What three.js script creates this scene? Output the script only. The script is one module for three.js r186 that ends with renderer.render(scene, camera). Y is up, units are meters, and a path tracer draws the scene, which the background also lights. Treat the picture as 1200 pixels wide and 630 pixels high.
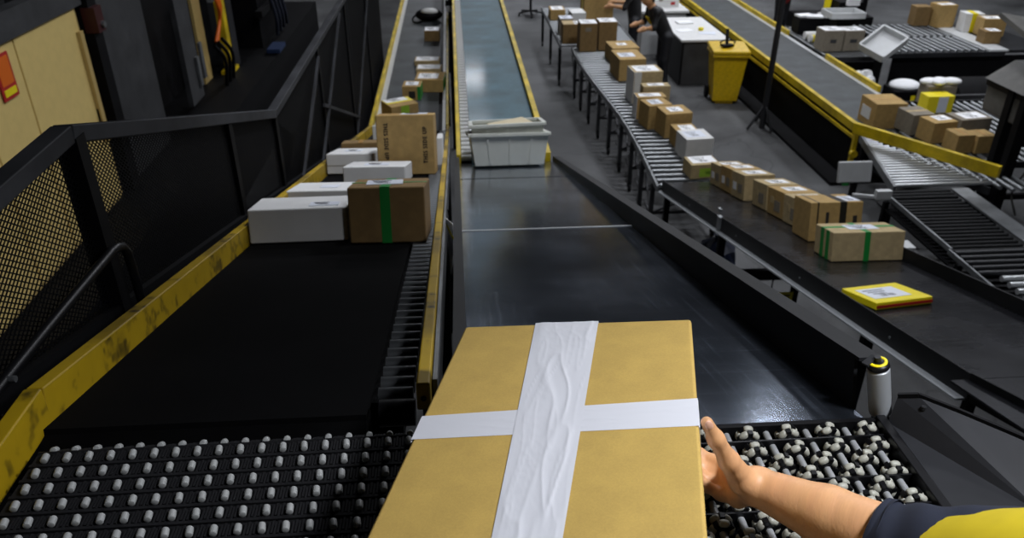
import * as THREE from 'three';
import { mergeGeometries } from 'three/addons/utils/BufferGeometryUtils.js';
import { RoundedBoxGeometry } from 'three/addons/geometries/RoundedBoxGeometry.js';
import { MarchingCubes } from 'three/addons/objects/MarchingCubes.js';
import { TextGeometry } from 'three/addons/geometries/TextGeometry.js';
import { FontLoader } from 'three/addons/loaders/FontLoader.js';
import { RectAreaLightUniformsLib } from 'three/addons/lights/RectAreaLightUniformsLib.js';

// ---------------------------------------------------------------- camera, light, exposure
RectAreaLightUniformsLib.init();
const RAD = Math.PI / 180;
const scene = new THREE.Scene();
scene.background = new THREE.Color(0x000000);
const camera = new THREE.PerspectiveCamera(2 * Math.atan(315 / 927) / RAD, 1200 / 630, 0.05, 120);
camera.rotation.order = 'YXZ';
camera.position.set(0, 4.3, 0);                       // eye level of somebody on the sorting platform
camera.rotation.set(-29.5 * RAD, -4.1 * RAD, 0);
camera.focus = 1.15; camera.userData.fStop = 8;
const renderer = new THREE.WebGLRenderer({ antialias: true });
renderer.toneMapping = THREE.LinearToneMapping;
renderer.toneMappingExposure = 1.0;
renderer.shadowMap.enabled = true;
const LAMP_NEAR = 105, LAMP_DECK = 240, LAMP_HALL = 85;
const hallLamps = [];
for (const z of [-9, -15, -21, -27]) for (const x of [4.2, 10.4]) hallLamps.push([x, 8.6, z]);
for (const z of [-23, -29]) hallLamps.push([0.4, 8.6, z]);

// ---------------------------------------------------------------- helpers
const NI = (g) => (g.index ? g.toNonIndexed() : g);
let seedState = 12345;
const rnd = () => { seedState = (seedState * 1664525 + 1013904223) >>> 0; return seedState / 4294967296; };
const used = new Map();
function numbered(name) { const n = used.get(name) || 0; used.set(name, n + 1); return n ? name + '_' + String(n).padStart(3, '0') : name; }
const V = (x, y, z) => new THREE.Vector3(x, y, z);
function triUV(g) {                                   // uv in metres, by the way each face points
  const p = g.attributes.position, n = g.attributes.normal, uv = new Float32Array(p.count * 2);
  for (let i = 0; i < p.count; i++) {
    const ax = Math.abs(n.getX(i)), ay = Math.abs(n.getY(i)), az = Math.abs(n.getZ(i));
    if (ay >= ax && ay >= az) { uv[2 * i] = p.getX(i); uv[2 * i + 1] = -p.getZ(i); }
    else if (ax >= az) { uv[2 * i] = p.getZ(i); uv[2 * i + 1] = p.getY(i); }
    else { uv[2 * i] = p.getX(i); uv[2 * i + 1] = p.getY(i); }
  }
  g.setAttribute('uv', new THREE.BufferAttribute(uv, 2));
  return g;
}
function B(w, h, d, x = 0, y = 0, z = 0, rx = 0, ry = 0, rz = 0, bevel = 0) {
  const g = triUV(NI(bevel ? new RoundedBoxGeometry(w, h, d, 1, bevel) : new THREE.BoxGeometry(w, h, d)));
  if (rx || ry || rz) g.applyMatrix4(new THREE.Matrix4().makeRotationFromEuler(new THREE.Euler(rx, ry, rz)));
  g.translate(x, y, z);
  return g;
}
function Cy(r0, r1, len, axis, x = 0, y = 0, z = 0, seg = 12) {
  const g = new THREE.CylinderGeometry(r0, r1, len, seg).toNonIndexed();
  if (axis === 'x') g.rotateZ(-Math.PI / 2); else if (axis === 'z') g.rotateX(Math.PI / 2);
  g.translate(x, y, z);
  return g;
}
function bar(a, b, w, h, bevel = 0) {                 // a beam from a to b: w across, h deep
  const A = V(...a), C = V(...b), d = C.clone().sub(A), len = d.length(); d.normalize();
  let up = Math.abs(d.y) > 0.94 ? V(0, 0, 1) : V(0, 1, 0);
  const right = new THREE.Vector3().crossVectors(d, up).normalize(); up = new THREE.Vector3().crossVectors(right, d);
  const g = triUV(NI(bevel ? new RoundedBoxGeometry(w, h, len, 1, bevel) : new THREE.BoxGeometry(w, h, len)));
  g.applyMatrix4(new THREE.Matrix4().makeBasis(right, up, d.clone().negate()));
  const m = A.add(C).multiplyScalar(0.5); g.translate(m.x, m.y, m.z);
  return g;
}
function rod(a, b, r, seg = 10, r2 = r) {
  const A = V(...a), C = V(...b), d = C.clone().sub(A), len = d.length();
  const g = new THREE.CylinderGeometry(r2, r, len, seg).toNonIndexed();
  g.applyQuaternion(new THREE.Quaternion().setFromUnitVectors(V(0, 1, 0), d.normalize()));
  const m = A.add(C).multiplyScalar(0.5); g.translate(m.x, m.y, m.z);
  return g;
}
function tube(pts, r, n = 24, seg = 8) { return new THREE.TubeGeometry(new THREE.CatmullRomCurve3(pts.map((p) => V(...p))), n, r, seg).toNonIndexed(); }
function prism(poly, depth) {                         // polygon in x,y pushed along z (bevelled)
  const s = new THREE.Shape(poly.map((p) => new THREE.Vector2(p[0], p[1])));
  return triUV(new THREE.ExtrudeGeometry(s, { depth, bevelEnabled: false }).toNonIndexed());
}
function one(g) {
  if (!Array.isArray(g)) return g;
  return mergeGeometries(g.map((q) => { const t = q.index ? q.toNonIndexed() : q; for (const k of Object.keys(t.attributes)) if (!['position', 'normal', 'uv'].includes(k)) t.deleteAttribute(k); return t; }));
}
function obj(name, g, m, parent = scene) {
  const o = new THREE.Mesh(one(g), m);
  o.name = parent === scene ? numbered(name) : name;
  o.castShadow = o.receiveShadow = true;
  parent.add(o);
  return o;
}
function tag(o, label, category, group, kind) {
  o.userData.label = label; if (category) o.userData.category = category;
  if (group) o.userData.group = group; if (kind) o.userData.kind = kind;
  return o;
}
function thing(name, label, category, [x, y, z] = [0, 0, 0], rot = [0, 0, 0], group) {
  const o = new THREE.Group(); o.name = numbered(name); o.position.set(x, y, z); o.rotation.set(...rot); scene.add(o);
  return tag(o, label, category, group);
}
function struct(name, g, m, label) { const o = obj(name, g, m); o.userData.kind = 'structure'; if (label) o.userData.label = label; return o; }

// ---------------------------------------------------------------- procedural surfaces
function hash(x, y, s) { let h = Math.imul(x, 374761393) ^ Math.imul(y, 668265263) ^ Math.imul(s, 2147483647); h = Math.imul(h ^ (h >>> 13), 1274126177); return ((h ^ (h >>> 16)) >>> 0) / 4294967296; }
function vnoise(x, y, per, s) {                       // periodic value noise
  const xi = Math.floor(x), yi = Math.floor(y), fx = x - xi, fy = y - yi, w = (v) => ((v % per) + per) % per;
  const sx = fx * fx * (3 - 2 * fx), sy = fy * fy * (3 - 2 * fy);
  const a = hash(w(xi), w(yi), s), b = hash(w(xi + 1), w(yi), s), c = hash(w(xi), w(yi + 1), s), d = hash(w(xi + 1), w(yi + 1), s);
  return (a + (b - a) * sx) * (1 - sy) + (c + (d - c) * sx) * sy;
}
function fbm(u, v, per, oct, s) { let t = 0, a = 0.5, p = per; for (let i = 0; i < oct; i++) { t += a * vnoise(u * p, v * p, p, s + i); a *= 0.5; p *= 2; } return t; }
function tex(n, metres, fn, colour = true) {          // fn(u,v) -> [r,g,b] 0..1 sRGB, tile of `metres`
  const d = new Uint8Array(n * n * 4);
  for (let y = 0; y < n; y++) for (let x = 0; x < n; x++) {
    const c = fn(x / n, y / n), i = 4 * (y * n + x);
    for (let k = 0; k < 3; k++) d[i + k] = Math.max(0, Math.min(255, Math.round(c[k] * 255)));
    d[i + 3] = 255;
  }
  const t = new THREE.DataTexture(d, n, n);
  t.wrapS = t.wrapT = THREE.RepeatWrapping; t.magFilter = THREE.LinearFilter; t.minFilter = THREE.LinearMipmapLinearFilter; t.generateMipmaps = true;
  t.repeat.set(1 / metres, 1 / metres);
  if (colour) t.colorSpace = THREE.SRGBColorSpace;
  t.needsUpdate = true;
  return t;
}
const grey = (v) => [v, v, v];
const speckle = tex(256, 0.22, (u, v) => { const n = 0.86 + 0.16 * fbm(u, v, 8, 4, 3) + 0.06 * (hash(Math.floor(u * 256), Math.floor(v * 256), 9) - 0.5); return grey(n); });
const fine = tex(256, 0.3, (u, v) => grey(0.95 + 0.05 * fbm(u, v, 6, 4, 31)));
const speckleFine = tex(512, 0.16, (u, v) => grey(0.9 + 0.1 * fbm(u, v, 5, 3, 131) + 0.07 * (fbm(u, v, 90, 2, 137) - 0.4) + 0.05 * (hash(Math.floor(u * 512), Math.floor(v * 512), 9) - 0.5)));
const corr = tex(128, 0.05, (u, v) => grey(0.5 + 0.2 * Math.sin(u * Math.PI * 2 * 8) + 0.25 * fbm(u, v, 16, 2, 5)), false);
const scuffed = tex(512, 0.9, (u, v) => { const a = fbm(u, v, 5, 5, 21), b = fbm(u, v * 0.999, 40, 2, 27); return grey(0.66 + 0.34 * a + 0.1 * (b - 0.5)); });
const wornR = tex(512, 1.3, (u, v) => { const a = fbm(u, v, 4, 5, 41), s = Math.pow(vnoise(u * 6, v * 190, 760, 44), 6); return grey(0.55 + 0.45 * a + 0.15 * s); }, false);
const steelC = tex(1024, 1.4, (u, v) => {
  const a = fbm(u, v, 6, 5, 51), sc = fbm(u, v, 3, 3, 57);
  const scratch = Math.pow(vnoise(u * 220 + 5 * sc, v * 9 + 3 * sc, 990, 61), 9) * 0.35 + Math.pow(vnoise(u * 7 + 2 * sc, v * 260, 1040, 66), 12) * 0.3;
  return grey(0.52 + 0.42 * a + scratch);
});
const grimeC = tex(512, 0.7, (u, v) => { const a = fbm(u, v, 4, 5, 141), b = fbm(u, v, 22, 3, 147), c = Math.max(0, 0.4 - a) * 1.5 + Math.max(0, 0.33 - b) * 2; return grey(0.9 + 0.1 * b - c); });
const concC = tex(1024, 6, (u, v) => {
  const a = fbm(u, v, 7, 6, 71), b = fbm(u, v, 3, 3, 77), f = hash(Math.floor(u * 1024), Math.floor(v * 1024), 5);
  const crack = Math.abs(fbm(u, v, 5, 4, 83) - 0.47) < 0.004 ? -0.12 : 0;
  return grey(0.3 + 0.6 * a + 0.38 * b + 0.1 * (f - 0.5) + crack);
});
const kraftMap = speckle;
const M = {};
const S = (o) => new THREE.MeshStandardMaterial(o);
const D = (o) => new THREE.MeshPhysicalMaterial({ specularIntensity: 0.25, ...o });
M.kraft = S({ color: 0xbd9c60, roughness: 0.82, map: kraftMap, bumpMap: corr, bumpScale: 0.0002 });
M.kraftBig = S({ color: 0xccaa58, roughness: 0.8, map: speckleFine });
M.kraftDark = S({ color: 0x8f7347, roughness: 0.85, map: kraftMap });
M.kraftPale = S({ color: 0xc3ad80, roughness: 0.85, map: kraftMap });
M.kraftGrey = S({ color: 0x8f8676, roughness: 0.85, map: kraftMap });
M.white = S({ color: 0xe4e4e2, roughness: 0.7, map: fine });
M.whiteGloss = S({ color: 0xd9dad6, roughness: 0.45, map: fine });
M.paper = S({ color: 0xf8f9fa, roughness: 0.6 });
M.paperBlue = S({ color: 0xdfe4ee, roughness: 0.5 });
M.envelope = S({ color: 0xd9cba8, roughness: 0.7, map: fine });
M.ink = S({ color: 0x2a2723, roughness: 0.8 });
M.green = S({ color: 0x1f8a3a, roughness: 0.4 });
M.lime = S({ color: 0x9cc43a, roughness: 0.5 });
M.yellowTape = S({ color: 0xf4e01a, roughness: 0.4 });
M.brownTape = S({ color: 0xb98d4e, roughness: 0.35 });
M.blackTape = S({ color: 0x1b1a19, roughness: 0.4 });
M.yellow = S({ color: 0xf2d008, roughness: 0.5, map: scuffed, bumpMap: wornR, bumpScale: 0.0004 });
M.yellowGrimyShaded = S({ color: 0xb99806, roughness: 0.55, map: grimeC, bumpMap: wornR, bumpScale: 0.0004 });  // grime patches, plus shade on the near rails painted into the base yellow
M.yellowBin = S({ color: 0xe4bc10, roughness: 0.4, map: kraftMap });
M.black = D({ color: 0x131315, roughness: 0.6, map: scuffed });
M.blackGloss = D({ color: 0x101012, roughness: 0.38, specularIntensity: 0.5 });
M.rubber = D({ color: 0x0b0b0c, roughness: 0.9, map: scuffed, specularIntensity: 0.12 });
M.darkSteel = S({ color: 0x37383b, roughness: 0.5, metalness: 0.35, map: scuffed });
M.greyPaint = S({ color: 0x424345, roughness: 0.6, map: scuffed });
M.fencePaint = D({ color: 0x444548, roughness: 0.6, map: scuffed });
M.galv = S({ color: 0x9a9d9f, roughness: 0.42, metalness: 0.7, map: scuffed });
M.roller = S({ color: 0xc4c7c8, roughness: 0.34, metalness: 0.6 });
M.rollerMid = S({ color: 0x8c8f91, roughness: 0.38, metalness: 0.7 });
M.silver = S({ color: 0xa9adb0, roughness: 0.35, metalness: 0.35 });
M.signalRed = S({ color: 0x3a0e0e, roughness: 0.5 });
M.rollerWorn = S({ color: 0x6d7072, roughness: 0.3, metalness: 0.85 });
M.rollerDark = S({ color: 0x2c2d2f, roughness: 0.45, metalness: 0.4 });
M.rollerBlack = D({ color: 0x161718, roughness: 0.5 });
M.guard = D({ color: 0x2c2d30, roughness: 0.55, map: scuffed, specularIntensity: 0.4 });
M.machineGrey = S({ color: 0x6b6963, roughness: 0.6, map: scuffed });
M.chute = S({ color: 0xacb8ca, roughness: 0.2, metalness: 0.95, map: steelC, roughnessMap: wornR });
M.chuteWall = D({ color: 0x1e1f21, roughness: 0.5, map: scuffed, specularIntensity: 0.4 });
M.chuteR = S({ color: 0x404146, roughness: 0.36, metalness: 0.7, map: steelC, roughnessMap: wornR });
M.beltGrey = S({ color: 0x4d5254, roughness: 0.6, map: scuffed });
M.beltGreen = new THREE.MeshPhysicalMaterial({ color: 0x4f7480, roughness: 0.6, map: scuffed, clearcoat: 0.12, clearcoatRoughness: 0.1 });
M.whiteMetal = S({ color: 0xc9cbcb, roughness: 0.45, map: fine });
M.cream = S({ color: 0xe6cb80, roughness: 0.5, map: fine });
M.creamDark = S({ color: 0xc0a566, roughness: 0.5, map: fine });
M.concrete = S({ color: 0x636465, roughness: 0.75, map: concC, bumpMap: concC, bumpScale: 0.001 });
M.wall = S({ color: 0x303234, roughness: 0.9, map: concC });
M.ceil = S({ color: 0x2b2c2e, roughness: 0.95 });
M.arb = D({ color: 0x2a2a2c, roughness: 0.55, map: scuffed });
M.arbRoller = S({ color: 0xa6a8a6, roughness: 0.5 });
M.omniRoller = S({ color: 0xa3a397, roughness: 0.45 });
M.shaft = S({ color: 0xa2a4a5, roughness: 0.45, metalness: 0.3 });
M.orange = S({ color: 0xe06a12, roughness: 0.5 });
M.red = S({ color: 0xb01c1c, roughness: 0.6 });
M.blueBag = S({ color: 0x2b3a5e, roughness: 0.5, map: scuffed });
M.blue = S({ color: 0x1c2f52, roughness: 0.5 });
M.tub = S({ color: 0xd3d5cb, roughness: 0.45, map: fine });
M.navy = S({ color: 0x1b2338, roughness: 0.9, map: scuffed });
M.hivis = S({ color: 0xf4d80c, roughness: 0.8, map: scuffed });
M.tapeWhite = new THREE.MeshPhysicalMaterial({ color: 0xdcdde2, roughness: 0.4, clearcoat: 0.3, clearcoatRoughness: 0.25 });

// ---------------------------------------------------------------- the building
const FX0 = -8, FX1 = 16, FZ0 = -44, FZ1 = 4, ROOF = 10;
struct('floor', B(FX1 - FX0, 0.2, FZ1 - FZ0, (FX0 + FX1) / 2, -0.1, (FZ0 + FZ1) / 2), M.concrete, 'dark worn grey concrete hall floor');
struct('ceiling', B(FX1 - FX0, 0.2, FZ1 - FZ0, (FX0 + FX1) / 2, ROOF + 0.105, (FZ0 + FZ1) / 2), M.ceil, 'dark hall roof');
struct('wall_left', B(0.2, ROOF, FZ1 - FZ0, FX0 - 0.1, ROOF / 2, (FZ0 + FZ1) / 2), M.wall, 'dark left hall wall');
struct('wall_right', B(0.2, ROOF, FZ1 - FZ0, FX1 + 0.1, ROOF / 2, (FZ0 + FZ1) / 2), M.wall, 'dark right hall wall');
struct('wall_back', B(FX1 - FX0, ROOF, 0.2, (FX0 + FX1) / 2, ROOF / 2, FZ0 - 0.1), M.wall, 'far hall wall');
struct('wall_front', B(FX1 - FX0, ROOF, 0.2, (FX0 + FX1) / 2, ROOF / 2, FZ1 + 0.1), M.wall, 'hall wall behind the sorting platform');
struct('floor_platform', [B(3.4, 0.1, 3.2, 0.3, 2.5, 1.35), bar([-1.3, 2.4, -0.2], [2.0, 2.4, -0.2], 0.1, 0.14), bar([-1.3, 0, -0.15], [-1.3, 2.4, -0.15], 0.1, 0.1), bar([1.9, 0, -0.15], [1.9, 2.4, -0.15], 0.1, 0.1), bar([-1.3, 0, 2.8], [-1.3, 2.4, 2.8], 0.1, 0.1), bar([1.9, 0, 2.8], [1.9, 2.4, 2.8], 0.1, 0.1)], M.darkSteel, 'raised steel platform the workers stand on');
struct('floor_left', B(5.2, 1.1, 14, -5.4, 0.55, -10), M.black, 'dark raised plinth under the control cabinets');

// ---------------------------------------------------------------- lamps
M.glow = S({ color: 0xffffff, emissive: 0xf4f7ff, emissiveIntensity: 14, roughness: 0.6 });
function lamp(x, y, z, w, d, L, label, group, top = ROOF) {
  const t = thing('hall_lamp', label, 'lamp', [x, y, z], [0, 0, 0], group);
  obj('housing', [B(w + 0.08, 0.07, d + 0.08, 0, 0.05, 0), rod([-w * 0.4, 0.08, 0], [-w * 0.4, top - y - 0.002, 0], 0.008, 6), rod([w * 0.4, 0.08, 0], [w * 0.4, top - y - 0.002, 0], 0.008, 6)], M.whiteMetal, t);
  obj('diffuser', B(w, 0.012, d, 0, 0.008, 0), M.glow, t);
  const l = new THREE.RectAreaLight(0xf4f7ff, L, w, d);
  l.position.set(0, -0.012, 0); l.rotation.x = -Math.PI / 2; t.add(l);
  return t;
}
hallLamps.forEach((p) => lamp(...p, 1.2, 0.6, LAMP_HALL, 'white hall lamp hanging in rows under the roof, reflected in the belt', 'hall lamps under the roof'));
lamp(0.9, 7.6, -3.45, 0.3, 1.5, LAMP_NEAR, 'long white tube lamp hanging above the middle of the decline belt', undefined);
// unseen canopy added to shade the near part of the decline belt; a work lamp under it lights the deck
const BLOCKER_Y = 5.4;
struct('ceiling_light_blocker', [B(5.4, 0.1, 6.2, -0.1, BLOCKER_Y + 0.06, 0.16), ...[-2.6, -1.2, 1.2, 2.4].flatMap((x) => [rod([x, BLOCKER_Y + 0.1, -2.7], [x, ROOF, -2.7], 0.02, 8), rod([x, BLOCKER_Y + 0.1, 2.6], [x, ROOF, 2.6], 0.02, 8)])], M.darkSteel, 'unseen canopy added to block lamp light from the near decline belt');
const work = lamp(1.0, 4.8, -0.5, 0.3, 0.14, LAMP_DECK, 'short work lamp with added light blocking skirts hanging right above the omni wheel deck', undefined, BLOCKER_Y);
for (const z of [-0.105, 0.105]) obj('added_cutoff_skirt', B(0.44, 0.19, 0.006, 0, -0.02, z), M.black, work);  // skirts added to keep the work lamp off the left cartons
// ---------------------------------------------------------------- the near sorting deck
const DECK = 3.45, T15 = Math.tan(15 * RAD), T16 = Math.tan(16 * RAD), T14 = Math.tan(14 * RAD);
const lathe = (pts, seg = 12) => new THREE.LatheGeometry(pts.map((p) => new THREE.Vector2(p[0], p[1])), seg).toNonIndexed();
{ // modular belt with small angled rollers
  const t = thing('roller_belt', 'black modular plastic belt dotted with small pale grey rollers', 'conveyor');
  const pitch = 0.0326, rows = 17, cols = 20;
  const mod = []; 
  mod.push(B(0.655, 0.012, 0.0312, 0, -0.009, 0));
  for (let c = 0; c < cols; c++) for (let k = 0; k < 4; k++) mod.push(B(0.0032, 0.004, 0.022, -0.3095 + c * pitch + 0.0098 + k * 0.0044, -0.0015, 0.001 - (k % 2) * 0.003));
  const mod2 = [...mod.map((g) => g.clone()), B(0.655, 0.0035, 0.005, 0, -0.0015, 0.0135)];
  const mg = one(mod2);
  const rg = lathe([[0, -0.0074], [0.0043, -0.0074], [0.0054, -0.006], [0.0056, 0], [0.0054, 0.006], [0.0043, 0.0074], [0, 0.0074]], 14);
  rg.rotateX(Math.PI / 2); rg.rotateY(0.12);
  for (let r = 0; r < rows; r++) {
    const z = -0.96 + r * 0.0325, n = obj('belt_module', mg, M.arb, t);
    n.position.set(-0.3385, DECK, z);
    for (let c = 0; c < cols; c++) { const q = obj('roller', rg, M.arbRoller, t); q.position.set(-0.648 + c * pitch, DECK + 0.0015, z); q.rotation.y = (rnd() - 0.5) * 0.1; }
  }
  const n = obj('belt_module', mg, M.arb, t); n.position.set(-0.3385, DECK - 0.009, -0.989); n.rotation.x = -0.6;
  for (let c = 0; c < cols; c++) { const q = obj('roller', rg, M.arbRoller, t); q.position.set(-0.648 + c * pitch, DECK - 0.008, -0.9885); q.rotation.x = -0.6; }
  obj('end_shaft', Cy(0.03, 0.03, 0.65, 'x', -0.3385, DECK - 0.05, -0.965, 20), M.rubber, t);
  obj('bed', [B(0.66, 0.06, 0.54, -0.3385, DECK - 0.055, -0.7), B(0.05, 2.85, 0.05, -0.62, 0.52 + 1.425, -0.7), B(0.05, 2.85, 0.05, -0.06, 0.52 + 1.425, -0.7), B(0.05, 0.52, 0.05, -0.62, 0.26, -0.7), B(0.05, 0.52, 0.05, -0.06, 0.26, -0.7)], M.black, t);
  obj('guide_rail', [bar([-0.71, DECK + 0.005, -1.085], [-0.71, DECK + 0.005, -0.42], 0.03, 0.075, 0.004)], M.yellowGrimyShaded, t);
  obj('rail_bracket', [B(0.012, 0.09, 0.06, -0.728, DECK - 0.03, -1.0), B(0.012, 0.09, 0.06, -0.728, DECK - 0.03, -0.6)], M.black, t);
}
{ // omni wheel transfer deck
  const t = thing('omni_wheel_deck', 'black transfer deck of grey omni wheels on steel shafts under the hand', 'conveyor');
  obj('tray', [B(0.66, 0.01, 0.47, 0.335, DECK - 0.07, -0.725), B(0.012, 0.075, 0.47, 0.006, DECK - 0.035, -0.725), B(0.66, 0.07, 0.008, 0.335, DECK - 0.037, -0.962), B(0.66, 0.075, 0.01, 0.335, DECK - 0.035, -0.488)], M.black, t);
  obj('side_frame', B(0.016, 0.075, 0.48, 0.674, DECK - 0.033, -0.725, 0, 0, 0, 0.002), M.blackGloss, t);
  for (const z of [-0.9285, -0.8405, -0.784, -0.698, -0.612, -0.5265]) obj('divider_plate', B(0.65, 0.045, 0.003, 0.34, DECK - 0.028, z), M.blackGloss, t);
  for (const x of [0.1, 0.6]) obj('leg', B(0.05, 3.38, 0.05, x, 1.69, -0.6), M.black, t);
  // one wheel: hub, two rings of four barrel rollers, brackets
  const hub = one([Cy(0.009, 0.009, 0.024, 'z', 0, 0, 0, 12), ...[0, 1].flatMap((ring) => [0, 1, 2, 3].map((k) => { const a = k * Math.PI / 2 + ring * Math.PI / 4 + Math.PI / 4; return B(0.012, 0.007, 0.009, Math.cos(a) * 0.012, Math.sin(a) * 0.012, ring ? 0.0065 : -0.0065, 0, 0, a); }))]);
  const barrel = lathe([[0, -0.0076], [0.0033, -0.0076], [0.0053, -0.0052], [0.0061, 0], [0.0053, 0.0052], [0.0033, 0.0076], [0, 0.0076]], 12);
  for (let c = 0; c < 20; c++) {
    const x = 0.648 - 0.033 * c, even = c % 2 === 0;
    if (x < 0.02) break;
    obj('shaft', Cy(0.0056, 0.0056, 0.465, 'z', x, DECK - 0.018, -0.727, 10), M.shaft, t);
    const zs = even ? [-0.95] : [];
    for (let k = 0; k < 7; k++) zs.push((even ? -0.912 : -0.8838) + 0.0565 * k);
    for (const z of zs) {
      const w = new THREE.Group(); w.name = 'omni_wheel'; t.add(w); w.position.set(x, DECK - 0.018, z); w.rotation.z = (rnd() - 0.5) * 1.4; w.rotation.y = (rnd() - 0.5) * 0.08;
      obj('wheel_hub', hub, M.blackGloss, w);
      for (let ring = 0; ring < 2; ring++) for (let k = 0; k < 4; k++) {
        const a = k * Math.PI / 2 + ring * Math.PI / 4, q = obj('roller', barrel, M.omniRoller, w);
        q.position.set(Math.cos(a) * 0.013, Math.sin(a) * 0.013, ring ? 0.0057 : -0.0057); q.rotation.z = a;
      }
    }
  }
}
{ // guide roller on the corner of the deck
  const t = thing('guide_roller', 'silver vertical guide roller with yellow cap at the deck corner', 'roller', [0.69, DECK - 0.02, -0.985], [-0.06, 0, 0.24]);
  t.scale.set(0.88, 1, 0.88);
  obj('sleeve', lathe([[0, 0.012], [0.0195, 0.012], [0.0205, 0.016], [0.0205, 0.1], [0.019, 0.104], [0, 0.104]], 28), M.silver, t);
  obj('cap', lathe([[0, 0.104], [0.0185, 0.104], [0.0205, 0.107], [0.019, 0.113], [0.011, 0.116], [0, 0.116]], 28), M.blackGloss, t);
  obj('cap_ring', lathe([[0.011, 0.1135], [0.0165, 0.1135], [0.0165, 0.1165], [0.011, 0.1165], [0.011, 0.1135]], 24), M.yellowTape, t);
  obj('bolt', [Cy(0.006, 0.006, 0.01, 'y', 0, 0.12, 0, 6), B(0.026, 0.004, 0.014, -0.012, 0.117, -0.006, 0, 0.4, 0.15)], M.darkSteel, t);
  obj('base', [Cy(0.013, 0.02, 0.024, 'y', 0, 0, 0, 20), bar([0, -0.012, 0], [0.05, -0.1, 0], 0.02, 0.02)], M.blackGloss, t);
}
{ // black guard sheet right of the deck
  const t = thing('guard_plate', 'black bent sheet metal guard right of the omni wheel deck', 'guard');
  const P = [[0.684, 3.446, -0.955], [0.684, 3.446, -0.5], [1.0, 3.43, -0.5], [1.0, 3.46, -0.74], [0.832, 3.492, -0.852], [0.765, 3.497, -0.915], [0.722, 3.498, -0.955], [0.7, 3.485, -0.972]];
  const g = [];
  const pos = []; const tri = (a, b, c) => pos.push(...a, ...b, ...c);
  for (const s of [0, -0.004]) { const Q = P.map(([x, y, z]) => [x, y + s, z]); const ctr = [0.8, 3.455 + s, -0.74]; for (let i = 0; i < Q.length; i++) tri(ctr, Q[i], Q[(i + 1) % Q.length]); }
  for (let i = 0; i < P.length; i++) { const a = P[i], b = P[(i + 1) % P.length], a2 = [a[0], a[1] - 0.004, a[2]], b2 = [b[0], b[1] - 0.004, b[2]]; tri(a, b, b2); tri(a, b2, a2); }
  const bg = new THREE.BufferGeometry(); bg.setAttribute('position', new THREE.Float32BufferAttribute(pos, 3)); bg.computeVertexNormals(); triUV(bg);
  obj('sheet', bg, M.guard, t);
  obj('rim', [bar([0.7, 3.487, -0.972], [0.722, 3.5, -0.955], 0.006, 0.007), bar([0.722, 3.5, -0.955], [0.765, 3.499, -0.915], 0.005, 0.007), bar([0.765, 3.499, -0.915], [0.832, 3.494, -0.852], 0.005, 0.007), bar([0.832, 3.494, -0.852], [1.0, 3.462, -0.74], 0.005, 0.007)], M.black, t);
  obj('bolt', Cy(0.004, 0.004, 0.006, 'y', 0.722, 3.49, -0.935, 8), M.darkSteel, t);
  obj('stand', [bar([0.88, 0, -0.6], [0.88, 3.44, -0.6], 0.05, 0.05), bar([0.7, 3.42, -0.6], [0.88, 3.42, -0.6], 0.03, 0.03)], M.black, t);
}
// ---------------------------------------------------------------- steel chute in the middle
{
  const t = thing('steel_chute', 'worn dark steel gravity chute sloping down to the white tub', 'chute');
  const Y = (z) => 3.447 + T16 * (z + 0.966), cuts = [-0.968, -2.66, -4.2, -5.02];
  for (let i = 0; i < 3; i++) {
    const z0 = cuts[i] - (i ? 0.0025 : 0), z1 = cuts[i + 1] + 0.0025, dy = i === 1 ? -0.002 : 0;
    obj('bed_plate', bar([0.325, Y(z0) - 0.004 + dy, z0], [0.325, Y(z1) - 0.004 + dy, z1], 0.65, 0.008), M.chute, t);
  }
  obj('seam_strip', bar([0.325, Y(-2.655) + 0.0005, -2.655], [0.325, Y(-2.665) + 0.0005, -2.665], 0.645, 0.004), M.whiteMetal, t);
  obj('side_wall', [bar([0.0, Y(-1.14) + 0.018, -1.14], [0.0, Y(-5) + 0.018, -5], 0.006, 0.06), bar([-0.012, Y(-1.14) + 0.046, -1.14], [-0.012, Y(-5) + 0.046, -5], 0.026, 0.005)], M.chuteWall, t);
  obj('side_wall', [bar([0.652, Y(-1.02) + 0.04, -1.02], [0.652, Y(-5.1) - 0.03, -5.1], 0.006, 0.11), bar([0.668, Y(-1.02) + 0.095, -1.02], [0.668, Y(-5.1) + 0.025, -5.1], 0.04, 0.006), bar([0.688, Y(-1.02) + 0.076, -1.02], [0.688, Y(-5.1) + 0.006, -5.1], 0.005, 0.04)], M.chuteWall, t);
  for (const [x, z] of [[0.03, -2.0], [0.62, -2.0], [0.03, -4.4], [0.62, -4.4]]) obj('leg', bar([x, 0, z], [x, Y(z) - 0.012, z], 0.06, 0.06), M.black, t);
  obj('cross_brace', [bar([0.03, 1.2, -2.0], [0.03, 1.2, -4.4], 0.05, 0.05), bar([0.62, 1.2, -2.0], [0.62, 1.2, -4.4], 0.05, 0.05)], M.black, t);
}
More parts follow.
